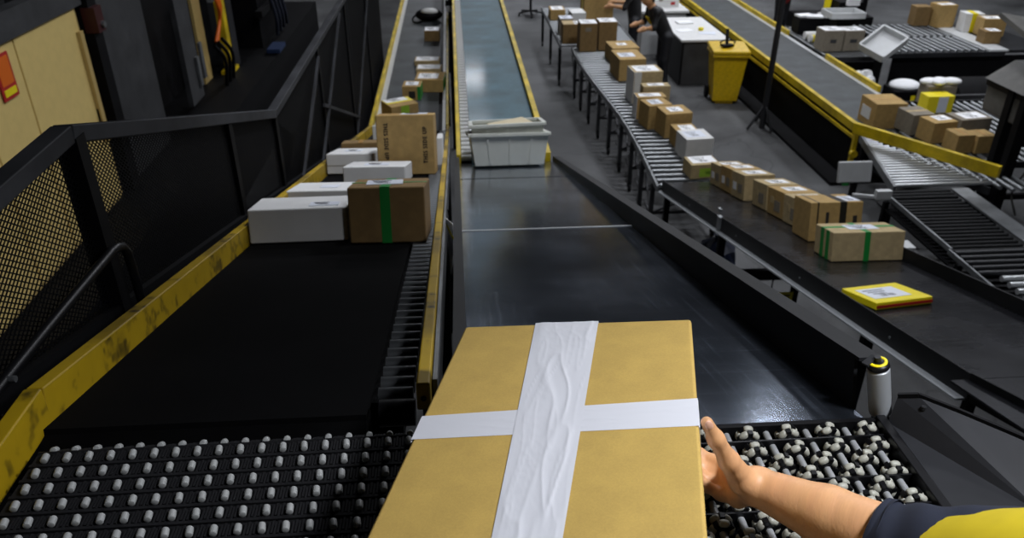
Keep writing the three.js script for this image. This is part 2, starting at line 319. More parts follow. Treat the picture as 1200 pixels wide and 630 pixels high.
{ // green belt behind the chute
  const t = thing('belt_conveyor', 'blue green glossy belt conveyor with yellow rails behind the white tub', 'conveyor');
  const Z0 = -5.05, Z1 = -40, L = Z0 - Z1, zm = (Z0 + Z1) / 2;
  obj('belt', [B(0.49, 0.012, L, 0.335, 2.3, zm), Cy(0.05, 0.05, 0.49, 'x', 0.335, 2.256, Z0, 20)], M.beltGreen, t);
  obj('bed', B(0.62, 0.12, L - 0.05, 0.3, 2.23, zm - 0.05), M.black, t);
  obj('guide_rail', B(0.042, 0.075, L, 0.607, 2.3, zm, 0, 0, 0, 0.004), M.yellow, t);
  obj('guide_rail', B(0.03, 0.075, L, 0.0, 2.3, zm, 0, 0, 0, 0.004), M.yellow, t);
  const g = Cy(0.02, 0.02, 0.068, 'x', 0, 0, 0, 10);
  for (let k = 0; k < 120; k++) { const r = obj('side_roller', g, M.whiteMetal, t); r.position.set(0.053, 2.294, -5.1 - k * 0.085); }
  for (let z = -6.5; z > -40; z -= 3.5) obj('leg', [bar([0.03, 0, z], [0.03, 2.17, z], 0.07, 0.07), bar([0.58, 0, z], [0.58, 2.17, z], 0.07, 0.07), bar([0.03, 1.2, z], [0.58, 1.2, z], 0.05, 0.05)], M.black, t);
}
// ---------------------------------------------------------------- left line: dark decline belt, then the level belt
const LDY = (z) => 3.43 + T15 * (z + 1.06), BEND = -6.75, LBY = LDY(BEND);
{
  const t = thing('decline_conveyor', 'black decline belt conveyor with yellow rails left of the big carton', 'conveyor');
  obj('belt', [bar([-0.435, LDY(-1.05) - 0.006, -1.05], [-0.435, LDY(BEND) - 0.006, BEND], 0.53, 0.012), Cy(0.05, 0.05, 0.53, 'x', -0.435, LDY(-1.06) - 0.056, -1.06, 24)], M.rubber, t);
  obj('bed', [bar([-0.42, LDY(-1.15) - 0.075, -1.15], [-0.42, LDY(BEND) - 0.075, BEND], 0.6, 0.08)], M.black, t);
  obj('guide_rail', bar([-0.71, LDY(-1.08) + 0.028, -1.08], [-0.755, LDY(BEND) + 0.03, BEND], 0.03, 0.075, 0.004), M.yellowGrimyShaded, t);
  const rr = obj('guide_rail', bar([-0.073, LDY(-1.06) + 0.028, -1.06], [-0.085, LDY(BEND) + 0.03, BEND], 0.024, 0.05, 0.004), M.yellowGrimyShaded, t);
  obj('bolt_hole', Cy(0.005, 0.005, 0.003, 'z', -0.073, LDY(-1.06) + 0.026, -1.058, 10), M.black, rr);
  obj('side_plate', bar([-0.055, LDY(-1.1) - 0.02, -1.1], [-0.066, LDY(BEND) - 0.02, BEND], 0.008, 0.11), M.galv, t);
  obj('end_drum', Cy(0.024, 0.024, 0.062, 'x', -0.122, LDY(-1.09) - 0.02, -1.09, 24), M.blackGloss, t);
  const g = Cy(0.0165, 0.0165, 0.062, 'x', 0, 0, 0, 14);
  for (let k = 0; k < 112; k++) { const z = -1.145 - k * 0.05; const r = obj('side_roller', g, M.rollerWorn, t); r.position.set(-0.128, LDY(z) - 0.012, z); }
  for (const z of [-2.2, -4.2, -6.4]) { obj('leg', bar([-0.68, 0, z], [-0.68, LDY(z) - 0.11, z], 0.07, 0.07), M.black, t); obj('leg', bar([-0.12, 0, z], [-0.12, LDY(z) - 0.11, z], 0.07, 0.07), M.black, t); }
}
{
  const t = thing('belt_conveyor', 'grey level belt conveyor with yellow rails carrying small parcels away', 'conveyor');
  const Z1 = -40, L = BEND - Z1, zm = (BEND + Z1) / 2 - 0.01;
  obj('belt', B(0.52, 0.012, L, -0.435, LBY - 0.006, zm), M.beltGrey, t);
  obj('bed', B(0.66, 0.1, L, -0.42, LBY - 0.064, zm), M.black, t);
  obj('edge_strip', B(0.05, 0.012, L, -0.722, LBY - 0.002, zm), M.whiteMetal, t);
  obj('edge_strip', B(0.03, 0.012, L, -0.122, LBY - 0.002, zm), M.whiteMetal, t);
  obj('guide_rail', B(0.03, 0.09, L, -0.765, LBY + 0.025, zm, 0, 0, 0, 0.004), M.yellow, t);
  obj('guide_rail', B(0.026, 0.07, L, -0.09, LBY + 0.025, zm, 0, 0, 0, 0.004), M.yellow, t);
  for (let z = -8.5; z > -40; z -= 3.5) { obj('leg', bar([-0.7, 0, z], [-0.7, LBY - 0.11, z], 0.07, 0.07), M.black, t); obj('leg', bar([-0.14, 0, z], [-0.14, LBY - 0.11, z], 0.07, 0.07), M.black, t); }
}
{
  const t = thing('paper_tag', 'white paper tag with a yellow stripe hanging between decline belt and chute', 'tag', [-0.036, 2.97, -2.52], [0, -1.2, 0.1]);
  obj('tag_sheet', prism([[-0.035, 0.1], [0.03, 0.1], [0.012, -0.02], [-0.03, -0.12]], 0.002), M.paper, t);
  obj('stripe', B(0.07, 0.012, 0.003, -0.003, 0.06, 0.002, 0, 0, -0.5), M.yellowTape, t);
  obj('wire', bar([0, 0.09, 0], [-0.012, 0.14, 0], 0.003, 0.003), M.black, t);
}
{ // photo sensor on the rail
  const t = thing('sensor_post', 'black sensor head with white cap between the two far belts', 'sensor', [-0.05, LBY + 0.06, -11.3]);
  obj('post', [bar([0, -1.95, 0], [0, 0.5, 0], 0.05, 0.05)], M.black, t);
  obj('housing', [B(0.16, 0.1, 0.1, 0.02, 0.16, 0.02, 0, 0, 0, 0.01), Cy(0.03, 0.03, 0.1, 'x', 0.12, 0.22, 0.05, 12)], M.blackGloss, t);
  obj('cap', B(0.08, 0.07, 0.06, -0.01, 0.1, 0.09, 0, 0, 0, 0.008), M.whiteMetal, t);
}
// ---------------------------------------------------------------- mesh fence along the left line
function meshScreen(quad, pitch, r) {                  // quad: 4 corners (bottom a,b; top c,d) in a plane x = const
  const g = [], [a, b, c, d] = quad.map((p) => V(...p));
  const len = a.distanceTo(b), clip = (p) => p;
  const lerp = (u, v) => a.clone().lerp(b, u).lerp(d.clone().lerp(c, u), v);
  const H = (a.distanceTo(d) + b.distanceTo(c)) / 2, k = H / len / 1.0, n = Math.round(len / pitch), slope = 0.6;
  const du = H / slope / len;                          // how far one strand runs along while it climbs
  for (const dir of [1, -1]) for (let i = -Math.ceil(du * n) - 1; i <= n + 1 + Math.ceil(du * n); i++) {
    let u0 = i / n, u1 = u0 + dir * du, v0 = 0, v1 = 1;
    const cutu = (uu) => (uu - u0) / (u1 - u0);
    let t0 = 0, t1 = 1; const ta = cutu(0), tb = cutu(1); t0 = Math.max(t0, Math.min(ta, tb)); t1 = Math.min(t1, Math.max(ta, tb));
    if (t1 - t0 < 0.01) continue;
    const p = lerp(u0 + (u1 - u0) * t0, t0), q = lerp(u0 + (u1 - u0) * t1, t1);
    g.push(bar(p.toArray(), q.toArray(), r * 0.7, r));
  }
  return g;
}
{
  const x = -0.86, A = [x, 3.72, -1.715], Bp = [x, 3.13, -3.63], N = [x, 3.7, -0.7], E = [x, 3.08, -9.6];
  const t = thing('mesh_fence', 'black steel fence with expanded metal mesh beside the decline belt', 'fence');
  obj('top_rail', bar([N[0], N[1] - 0.015, N[2]], [A[0], A[1] - 0.015, A[2]], 0.045, 0.04, 0.004), M.fencePaint, t);
  obj('top_rail', bar([x, A[1] - 0.015, A[2]], [x, Bp[1] - 0.015, Bp[2]], 0.045, 0.04, 0.004), M.fencePaint, t);
  obj('top_rail', bar([x, Bp[1] - 0.015, Bp[2]], [x, E[1] - 0.015, E[2]], 0.045, 0.035, 0.004), M.fencePaint, t);
  const by = (z) => (z > -1.1 ? DECK - 0.03 : LDY(z) - 0.01);
  obj('bottom_rail', bar([x, by(-0.7), -0.7], [x, by(-1.1), -1.1], 0.04, 0.04), M.black, t);
  obj('bottom_rail', bar([x, by(-1.1), -1.1], [x, by(-6.7), -6.7], 0.04, 0.04), M.black, t);
  const ty = (z) => (z > A[2] ? 3.71 : z > Bp[2] ? A[1] + (z - A[2]) / (Bp[2] - A[2]) * (Bp[1] - A[1]) : 3.11);
  for (const z of [-0.75, -1.735, -2.9, -3.64, -5.0, -6.45, -8.0]) obj('post', bar([x, 0, z], [x, ty(z) - 0.02, z], z === -1.735 ? 0.05 : 0.03, 0.045), M.black, t);
  obj('mesh_screen', meshScreen([[x, by(-0.76), -0.76], [x, by(-1.72), -1.72], [x, 3.69, -1.72], [x, 3.69, -0.76]], 0.02, 0.0026), M.black, t);
  obj('mesh_screen', meshScreen([[x, by(-1.75), -1.75], [x, by(-3.63), -3.63], [x, 3.1, -3.63], [x, 3.69, -1.75]], 0.02, 0.0026), M.black, t);
  obj('mesh_screen', meshScreen([[x, by(-3.65), -3.65], [x, by(-6.7), -6.7], [x, 3.08, -6.7], [x, 3.08, -3.65]], 0.018, 0.0034), M.black, t);
  obj('mesh_screen', meshScreen([[x, 1.75, -6.72], [x, 1.75, -9.6], [x, 3.05, -9.6], [x, 3.08, -6.72]], 0.022, 0.004), M.black, t);
  for (const [p, q] of [[[x + 0.03, 2.35, -4.35], [x + 0.03, 3.08, -6.0]], [[x + 0.03, 2.75, -4.9], [x + 0.03, 2.1, -6.6]], [[x + 0.03, 2.0, -6.3], [x + 0.03, 3.05, -8.6]], [[x + 0.03, 2.62, -3.95], [x + 0.03, 3.05, -4.9]]]) obj('brace', bar(p, q, 0.014, 0.022), M.fencePaint, t);
}
{
  const t = thing('hand_rail', 'black bent tube handrail in front of the mesh fence', 'rail');
  obj('tube', tube([[-0.8, 3.45, -0.6], [-0.8, 3.455, -1.15], [-0.8, 3.445, -1.6], [-0.8, 3.44, -1.68], [-0.8, 3.415, -1.725], [-0.8, 3.35, -1.735], [-0.8, 3.1, -1.735]], 0.011, 48, 10), M.blackGloss, t);
  obj('clamp', [Cy(0.006, 0.006, 0.02, 'x', -0.79, 3.458, -1.16, 8), bar([-0.8, 3.45, -1.16], [-0.86, 3.45, -1.16], 0.012, 0.012), bar([-0.8, 3.2, -1.735], [-0.86, 3.2, -1.735], 0.012, 0.012)], M.galv, t);
}
// ---------------------------------------------------------------- right chute, roller conveyor
const RCY = (z) => 0.825 + T14 * (z + 7.925);
{
  const t = thing('steel_chute', 'dark steel chute on the right holding taped cartons and a yellow flat parcel', 'chute');
  obj('bed_plate', bar([2.64, RCY(-2.68) - 0.005, -2.68], [2.64, RCY(-7.93) - 0.005, -7.93], 0.8, 0.01), M.chuteR, t);
  obj('bed_plate', bar([2.9, RCY(-1.3) - 0.005, -1.3], [2.9, RCY(-2.675) - 0.005, -2.675], 1.5, 0.01), M.chuteR, t);
  obj('side_wall', [bar([2.238, RCY(-2.66) - 0.035, -2.66], [2.238, RCY(-7.93) - 0.035, -7.93], 0.008, 0.13)], M.chuteWall, t);
  obj('wall_flange', bar([2.214, RCY(-2.66) - 0.102, -2.66], [2.214, RCY(-7.93) - 0.102, -7.93], 0.052, 0.01), M.silver, t);
  obj('side_wall', bar([3.045, RCY(-2.6) + 0.03, -2.6], [3.045, RCY(-7.93) + 0.03, -7.93], 0.012, 0.12), M.chuteWall, t);
  obj('side_wall', bar([2.24, RCY(-2.66) - 0.035, -2.66], [2.42, RCY(-1.3) - 0.035, -1.3], 0.008, 0.14), M.chuteWall, t);
  for (const z of [-3.3, -4.4, -5.6, -6.9]) obj('bolt', Cy(0.008, 0.008, 0.008, 'x', 2.233, RCY(z) - 0.045, z, 8), M.galv, t);
  for (const [z, x] of [[-3.55, 2.27], [-3.55, 3.02], [-6.0, 2.27], [-6.0, 3.02], [-7.8, 2.27], [-7.8, 3.02], [-1.5, 2.5], [-1.5, 3.5]]) obj('leg', bar([x, 0, z], [x, RCY(z) - 0.012, z], 0.06, 0.05), M.black, t);
  obj('cross_brace', bar([2.27, 0.75, -6.0], [3.02, 0.75, -6.0], 0.05, 0.1), M.black, t);
  obj('joint_plate', [B(0.03, 0.12, 0.05, 2.225, RCY(-6.0) - 0.02, -6.0), B(0.02, 0.03, 0.04, 2.215, RCY(-6.0) + 0.1, -6.0)], M.galv, t);
}
{
  const t = thing('warning_sign', 'small yellow and black warning plate under the right chute', 'sign', [2.46, 1.05, -5.1]);
  obj('plate', B(0.2, 0.13, 0.006, 0, 0, 0), M.yellowTape, t);
  obj('print', [B(0.15, 0.012, 0.002, 0, 0.035, 0.004), B(0.15, 0.012, 0.002, 0, 0.01, 0.004), B(0.12, 0.012, 0.002, 0, -0.015, 0.004)], M.ink, t);
  obj('hanger', [bar([-0.08, 0.06, 0], [-0.08, RCY(-5.1) - 1.06, 0], 0.008, 0.008), bar([0.08, 0.06, 0], [0.08, RCY(-5.1) - 1.06, 0], 0.008, 0.008)], M.black, t);
}
{
  const t = thing('plastic_bag', 'dark blue plastic sack on the floor under the right chute', 'bag', [2.72, 0, -7.3]);
  const g = lathe([[0, 0], [0.17, 0], [0.21, 0.05], [0.22, 0.2], [0.19, 0.34], [0.08, 0.42], [0.03, 0.46], [0.05, 0.5], [0, 0.5]], 22), p = g.attributes.position;
  for (let i = 0; i < p.count; i++) { const a = Math.atan2(p.getZ(i), p.getX(i)), y = p.getY(i), k = 1 + 0.07 * Math.sin(a * 7 + y * 9) + 0.05 * Math.sin(a * 3 - y * 14); p.setX(i, p.getX(i) * k); p.setZ(i, p.getZ(i) * k); }
  g.computeVertexNormals(); obj('sack', g, M.blueBag, t);
}
{
  const t = thing('roller_conveyor', 'long gravity roller conveyor on castor legs crowded with brown cartons', 'conveyor');
  const path = (s) => [2.2 - 0.12 * Math.max(0, (s - 2.4) / 6) + 0.05 * Math.sin(s * 0.9), -7.98 - s];     // left edge x, z
  const W = 0.76, g = Cy(0.024, 0.024, W - 0.05, 'x', 0, 0, 0, 12);
  for (let k = 0; k < 45; k++) { const s = 0.05 + k * 0.138, [x, z] = path(s); const r = obj('roller', g, M.rollerMid, t); r.position.set(x + W / 2, 0.75, z); }
  for (const dx of [0, W]) { const G = []; for (let k = 0; k < 13; k++) { const a = path(k * 0.48), b = path(k * 0.48 + 0.48); G.push(bar([a[0] + dx, 0.735, a[1]], [b[0] + dx, 0.735, b[1]], 0.022, 0.075)); } obj('side_frame', G, M.galv, t); }
  for (let k = 0; k < 9; k++) {
    const s = 0.25 + k * 0.68, [x, z] = path(s);
    for (const dx of [0, W]) {
      const l = obj('leg', [bar([x + dx, 0.1, z], [x + dx, 0.7, z], 0.05, 0.04), bar([x + dx, 0.3, z], [x + dx + (dx ? -0.02 : 0.02), 0.3, z - 0.4], 0.025, 0.025), bar([x + dx, 0.66, z - 0.4], [x + dx, 0.3, z], 0.02, 0.025)], M.darkSteel, t);
      obj('castor', [Cy(0.055, 0.055, 0.03, 'x', x + dx, 0.055, z + 0.02, 14), B(0.045, 0.06, 0.05, x + dx, 0.1, z + 0.01)], M.black, l);
    }
    obj('cross_brace', [bar([x, 0.32, z], [x + W, 0.32, z], 0.03, 0.03), bar([x, 0.32, z], [x + W, 0.62, z], 0.02, 0.02)], M.darkSteel, t);
  }
}
{ // second, farther roller table at the left end
  const t = thing('roller_table', 'far roller table on castor legs at the end of the long roller conveyor', 'conveyor', [1.92, 0, -14.35]);
  const g = Cy(0.024, 0.024, 1.34, 'x', 0, 0, 0, 10);
  for (let k = 0; k < 24; k++) { const r = obj('roller', g, M.rollerMid, t); r.position.set(0.69, 0.75, -k * 0.138 - 0.08); }
  obj('side_frame', [B(0.022, 0.075, 3.4, 0, 0.735, -1.7)], M.galv, t); obj('side_frame', [B(0.022, 0.075, 3.4, 1.38, 0.735, -1.7)], M.galv, t);
  for (const z of [-0.15, -1.6, -3.1]) for (const x of [0, 1.38]) { const l = obj('leg', bar([x, 0.1, z], [x, 0.7, z], 0.05, 0.05), M.black, t); obj('castor', Cy(0.055, 0.055, 0.03, 'x', x, 0.055, z, 12), M.black, l); }
}
// ---------------------------------------------------------------- far right: belt, merge rollers, dark roller bed
{
  const t = thing('belt_conveyor', 'wide grey belt conveyor with yellow rails running to the far right floor', 'conveyor');
  const Z0 = -9.55, Z1 = -30, L = Z0 - Z1, zm = (Z0 + Z1) / 2;
  obj('belt', B(0.92, 0.014, L, 5.8, 0.74, zm), M.beltGrey, t);
  obj('bed', B(1.02, 0.14, L, 5.8, 0.655, zm), M.black, t);
  obj('guide_rail', B(0.065, 0.11, L, 5.25, 0.78, zm, 0, 0, 0, 0.005), M.yellow, t);
  obj('side_panel', B(0.02, 0.56, L, 5.3, 0.3, zm), M.black, t); obj('shade_strip', B(0.27, 0.05, L, 5.135, 0.025, zm), M.black, t); obj('side_panel', B(0.02, 0.56, L, 6.31, 0.3, zm), M.black, t);  // black panels and floor strip added as the dark shade beside the belt
  obj('lower_rail', B(0.03, 0.04, L, 5.225, 0.66, zm), M.yellow, t);
  obj('edge_strip', B(0.07, 0.016, L, 6.29, 0.747, zm), M.whiteMetal, t);
  obj('guide_rail', B(0.05, 0.1, 1.9, 6.34, 0.79, -12.2, 0, 0, 0, 0.005), M.yellow, t);
  obj('guide_rail', B(0.05, 0.1, 15, 6.34, 0.79, -22.4, 0, 0, 0, 0.005), M.yellow, t);
  for (let z = -10.2; z > -30; z -= 2.4) { obj('leg', bar([5.34, 0, z], [5.34, 0.6, z], 0.06, 0.06), M.black, t); obj('leg', bar([6.26, 0, z], [6.26, 0.6, z], 0.06, 0.06), M.black, t); }
}
{
  const t = thing('merge_conveyor', 'bright steel merge rollers under the bent yellow rail', 'conveyor');
  const n = 20;
  for (let k = 0; k < n; k++) {
    const z = -9.3 + k * 0.078, x0 = 5.19 - (k / n) * 0.37, x1 = Math.max(x0 + 0.14, 5.05 + (z + 9.25) * 0.56 + 0.16);
    obj('roller', Cy(0.024, 0.024, x1 - x0, 'x', (x0 + x1) / 2, 0.76, z, 10), M.roller, t);
  }
  obj('side_frame', bar([5.17, 0.75, -9.35], [4.79, 0.75, -7.72], 0.03, 0.09), M.galv, t);
  obj('side_frame', bar([5.2, 0.7, -9.35], [5.9, 0.7, -7.72], 0.03, 0.09), M.darkSteel, t);
  obj('guide_rail', [bar([5.0, 0.93, -9.25], [5.95, 0.93, -7.72], 0.06, 0.14, 0.006)], M.yellow, t);
  obj('rail_post', [bar([5.03, 0.2, -9.22], [5.03, 0.9, -9.22], 0.05, 0.05), Cy(0.05, 0.05, 0.05, 'z', 5.03, 0.6, -9.19, 12)], M.yellow, t);
  for (const [x, z] of [[5.15, -9.2], [4.84, -7.8], [5.75, -7.8]]) obj('leg', bar([x, 0, z], [x, 0.71, z], 0.05, 0.05), M.black, t);
}
{
  const t = thing('dark_roller_bed', 'dark roller bed with a grey side plate in front of the scanner frame', 'conveyor');
  const g = Cy(0.026, 0.026, 0.76, 'x', 0, 0, 0, 12);
  for (let k = 0; k < 19; k++) { const z = -7.62 + k * 0.074; const r = obj('roller', g, M.rollerBlack, t); r.position.set(4.985, 0.76 - (k > 2 ? 0.012 : 0), z); }
  const g2 = Cy(0.028, 0.028, 1.0, 'x', 0, 0, 0, 12);
  for (let k = 0; k < 5; k++) { const r = obj('roller', g2, M.rollerDark, t); r.position.set(5.09, 0.78, -6.2 + k * 0.095); }
  for (let k = 0; k < 7; k++) { const r = obj('roller', g2, M.roller, t); r.position.set(5.25, 0.78, -5.72 + k * 0.11); }
  obj('side_frame', bar([4.59, 0.785, -7.65], [4.59, 0.785, -6.25], 0.018, 0.05), M.galv, t); obj('side_frame', bar([4.56, 0.785, -6.24], [4.56, 0.785, -4.9], 0.018, 0.05), M.galv, t);
  obj('side_plate', B(0.2, 0.02, 1.36, 5.47, 0.79, -6.94), M.galv, t);
  obj('drip_tray', B(0.84, 0.02, 2.7, 5.0, 0.64, -6.3), M.black, t);
  for (const [x, z] of [[4.6, -7.5], [5.55, -7.5], [4.6, -6.1], [5.55, -6.1], [4.6, -5.0], [5.55, -5.0]]) obj('leg', bar([x, 0, z], [x, 0.72, z], 0.05, 0.05), M.black, t);
}
{
  const t = thing('roller_table', 'roller table behind the yellow rail loaded with brown cartons', 'conveyor');
  const g = Cy(0.024, 0.024, 2.3, 'z', 0, 0, 0, 10);
  for (let k = 0; k < 18; k++) { const z0 = -9.5; const x = 6.42 + k * 0.112; const r = obj('roller', g, M.rollerMid, t); r.position.set(x, 0.76, z0); }
  for (let k = 0; k < 9; k++) { const x = 5.46 + k * 0.105, zf = -9.24 + (x - 5.0) * 1.61, len = Math.max(0.3, 0.9 + (k * 0.078) * 1.0); obj('roller', Cy(0.024, 0.024, Math.min(zf + 9.48, 1.9), 'z', x, 0.76, -9.5 + Math.min(zf + 9.48, 1.9) / 2, 10), M.rollerMid, t); }
  obj('shade_panel', B(2.0, 0.66, 0.03, 7.4, 0.35, -10.6), M.black, t);  // black sheet added to darken the shaded floor under the table
  obj('side_frame', bar([6.38, 0.75, -10.67], [8.4, 0.75, -10.67], 0.03, 0.08), M.darkSteel, t); obj('side_frame', bar([5.95, 0.75, -8.34], [8.4, 0.75, -8.34], 0.03, 0.08), M.darkSteel, t);
  for (const [x, z] of [[6.5, -10.6], [8.3, -10.6], [6.4, -8.4], [8.3, -8.4]]) obj('leg', bar([x, 0, z], [x, 0.72, z], 0.05, 0.05), M.black, t);
}
{
  const t = thing('roller_table', 'far roller bench with a white edge beside the stacked cartons at upper right', 'conveyor');
  const g = Cy(0.026, 0.026, 1.0, 'z', 0, 0, 0, 8);
  for (const z of [-13.85, -14.9]) for (let k = 0; k < 13; k++) { const r = obj('roller', g, M.rollerMid, t); r.position.set(7.75 + k * 0.128 + (z < -14 ? 0.1 : 0), 0.79, z); }
  obj('shade_panel', B(2.7, 0.68, 0.03, 9.0, 0.36, -13.38), M.black, t);  // dark sheet standing in for shade below the bench
  obj('edge_plate', [B(0.34, 0.03, 2.2, 9.52, 0.8, -14.4)], M.whiteMetal, t);
  obj('frame', [B(2.1, 0.08, 0.03, 8.6, 0.74, -13.33), B(2.1, 0.08, 0.03, 8.6, 0.74, -15.43), B(0.9, 0.05, 2.1, 10.1, 0.77, -14.4)], M.darkSteel, t);
  for (const [x, z] of [[7.7, -13.4], [10.4, -13.4], [7.7, -15.4], [10.4, -15.4]]) obj('leg', bar([x, 0, z], [x, 0.75, z], 0.06, 0.06), M.black, t);
}
{
  const t = thing('roller_table', 'small roller bench beside the grey belt under the two grey boxes', 'conveyor');
  const g = Cy(0.024, 0.024, 2.3, 'z', 0, 0, 0, 8);
  for (let k = 0; k < 11; k++) { const r = obj('roller', g, M.rollerMid, t); r.position.set(6.42 + k * 0.08, 0.76, -14.3); }
  obj('shade_panel', B(0.9, 0.66, 0.03, 6.86, 0.36, -13.16), M.black, t);  // added black sheet, the shade beneath the small bench
  obj('frame', [B(1.0, 0.08, 0.03, 6.82, 0.75, -13.12), B(1.0, 0.08, 0.03, 6.82, 0.75, -15.47), B(0.03, 0.08, 2.3, 7.32, 0.75, -14.3)], M.darkSteel, t);
  for (const [x, z] of [[6.44, -13.15], [7.28, -13.15], [6.44, -15.4], [7.28, -15.4]]) obj('leg', bar([x, 0, z], [x, 0.72, z], 0.05, 0.05), M.black, t);
}
{ // scanner frame at the right edge
  const t = thing('scanner_frame', 'tall black scanner frame with grey hood at the right edge', 'machine', [6.35, 0, -8.1]);
  for (const [x, z] of [[-0.12, 0.1], [0.95, 0.1], [-0.12, -0.13], [0.95, -0.13]]) obj('post', bar([x, 0, z], [x, 1.7, z], 0.12, 0.1), M.black, t);
  obj('cross_bar', bar([-0.12, 1.2, 0.1], [0.95, 1.2, 0.1], 0.08, 0.16), M.black, t); obj('cross_bar', bar([-0.12, 1.2, -0.13], [0.95, 1.2, -0.13], 0.08, 0.16), M.black, t); obj('cross_bar', bar([-0.12, 0.5, 0.1], [0.95, 0.5, 0.1], 0.06, 0.06), M.black, t);
  obj('scanner_head', B(1.2, 0.34, 0.7, 0.45, 1.5, -0.25, 0, 0, 0, 0.03), M.machineGrey, t);
  obj('trim_band', B(1.22, 0.08, 0.72, 0.45, 1.66, -0.25), M.blackGloss, t);
  obj('head_cover', prism([[-0.2, 0], [1.1, 0], [1.1, 0.2], [0.1, 0.2]], 0.7).translate(0, 1.7, -0.6), M.machineGrey, t);
  obj('hood', [B(1.4, 0.05, 0.9, 0.55, 2.16, -0.35, 0.22, 0, -0.18), B(1.4, 0.24, 0.05, 0.55, 2.02, 0.1, 0, 0, -0.18)], M.machineGrey, t);
  obj('hood_stand', bar([0.8, 1.8, -0.5], [0.8, 2.15, -0.5], 0.1, 0.1), M.black, t);
  obj('cable', [tube([[-0.05, 1.2, 0.16], [0.05, 0.9, 0.2], [-0.02, 0.6, 0.18], [0.1, 0.3, 0.2]], 0.012), tube([[0.3, 1.2, 0.16], [0.25, 0.8, 0.2], [0.36, 0.4, 0.18]], 0.012)], M.machineGrey, t);
  obj('indicator', Cy(0.03, 0.03, 0.04, 'z', 0.3, 1.05, 0.17, 10), M.yellowTape, t);
}
{
  const t = thing('barcode_reader', 'white square reader panel on a thin stand behind the strapped carton', 'sensor', [4.14, 0, -7.4]);
  obj('panel', B(0.36, 0.22, 0.04, -0.03, 1.12, 0, -0.25, 0, 0, 0.012), M.whiteMetal, t);
  obj('stand', [bar([0, 0.01, -0.03], [0, 1.05, -0.03], 0.04, 0.04), B(0.35, 0.02, 0.35, 0, 0.01, 0)], M.black, t);
  obj('lamp_dot', B(0.06, 0.03, 0.03, -0.12, 1.0, 0.03), M.green, t);
  obj('bracket', [B(0.16, 0.09, 0.06, 0.28, 0.9, 0.1), bar([0, 0.86, 0], [0.3, 0.86, 0.1], 0.03, 0.03)], M.whiteMetal, t);
}
{
  const t = thing('drive_motor', 'grey conveyor drive box with a pale cover beside the dark roller bed', 'motor', [4.3, 0, -6.7]);
  obj('stand', [B(0.36, 0.5, 1.0, 0, 0.25, 0.1)], M.black, t);
  obj('housing', B(0.22, 0.16, 0.3, 0.02, 0.58, 0.1, 0, 0, 0, 0.02), M.greyPaint, t); obj('motor', Cy(0.07, 0.07, 0.3, 'z', 0, 0.57, -0.22, 14), M.greyPaint, t);
  obj('cover', B(0.2, 0.02, 0.16, 0.02, 0.67, 0.1), M.whiteMetal, t); obj('cover', B(0.12, 0.06, 0.08, 0, 0.53, 0.5), M.whiteMetal, t);
}
// ---------------------------------------------------------------- parcels
const stickerGeo = new Map();
function parcel(name, label, category, group, [x, y, z], [w, h, d], yaw, slope, mat, parts = []) {
  // origin = front bottom left corner; w to the right, h up, d away. parts: [kind, face, u0, v0, du, dv, material] as fractions of the face
  const t = thing(name, label, category, [x, y, z], [-slope * RAD, yaw * RAD, 0], group);
  const body = obj('carton', B(w, h, d, w / 2, h / 2, -d / 2, 0, 0, 0, Math.min(0.006, h * 0.15)), mat, t);
  const ink = (o, W, H, dir) => {};
  for (const [kind, face, u, v, du, dv, m, ry = 0] of parts) {
    const e = kind === 'tape' ? 0.0016 : 0.003;
    let g;
    if (face === 'top') { g = B(du * w, e, dv * d, 0, 0, 0, 0, ry, 0); g.translate((u + du / 2) * w, h + e / 2 - 0.0005, -(v + dv / 2) * d); }
    else if (face === 'front') g = B(du * w, dv * h, e, (u + du / 2) * w, (v + dv / 2) * h, e / 2 - 0.0005);
    else if (face === 'left') g = B(e, dv * h, du * d, -e / 2 + 0.0005, (v + dv / 2) * h, -(u + du / 2) * d);
    else g = B(e, dv * h, du * d, w + e / 2 - 0.0005, (v + dv / 2) * h, -(u + du / 2) * d);
    const o = obj(kind, g, m, t);
    if (kind === 'shipping_label' && face === 'top' && du * w > 0.08) {
      const cx = (u + du / 2) * w, cz = -(v + dv / 2) * d, G = [];
      for (let k = 0; k < 3; k++) G.push(B(du * w * (0.55 - 0.1 * k), 0.0008, dv * d * 0.05, cx - du * w * 0.12, h + e, cz + dv * d * (0.18 * k - 0.3)));
      for (let k = 0; k < 7; k++) G.push(B(du * w * (0.012 + 0.012 * (k % 3)), 0.0008, dv * d * 0.22, cx + du * w * (-0.2 + 0.06 * k), h + e, cz - dv * d * 0.02 + dv * d * 0.26));
      obj('print', G, M.ink, o);
    }
  }
  return t;
}
const LAB = (u, v, du, dv, m = M.paper, ry = 0) => ['shipping_label', 'top', u, v, du, dv, m, ry];
const tapeTop = (m, u = 0.44, du = 0.12) => ['tape', 'top', u, 0.002, du, 0.996, m];
const tapeFront = (m, u = 0.44, du = 0.12, v = 0.6, dv = 0.4) => ['tape', 'front', u, v, du, dv - 0.002, m];
const on = (z) => LDY(z) + 0.003, lb = LBY + 0.0005, rc = (z) => RCY(z) + 0.003, rv = 0.776;
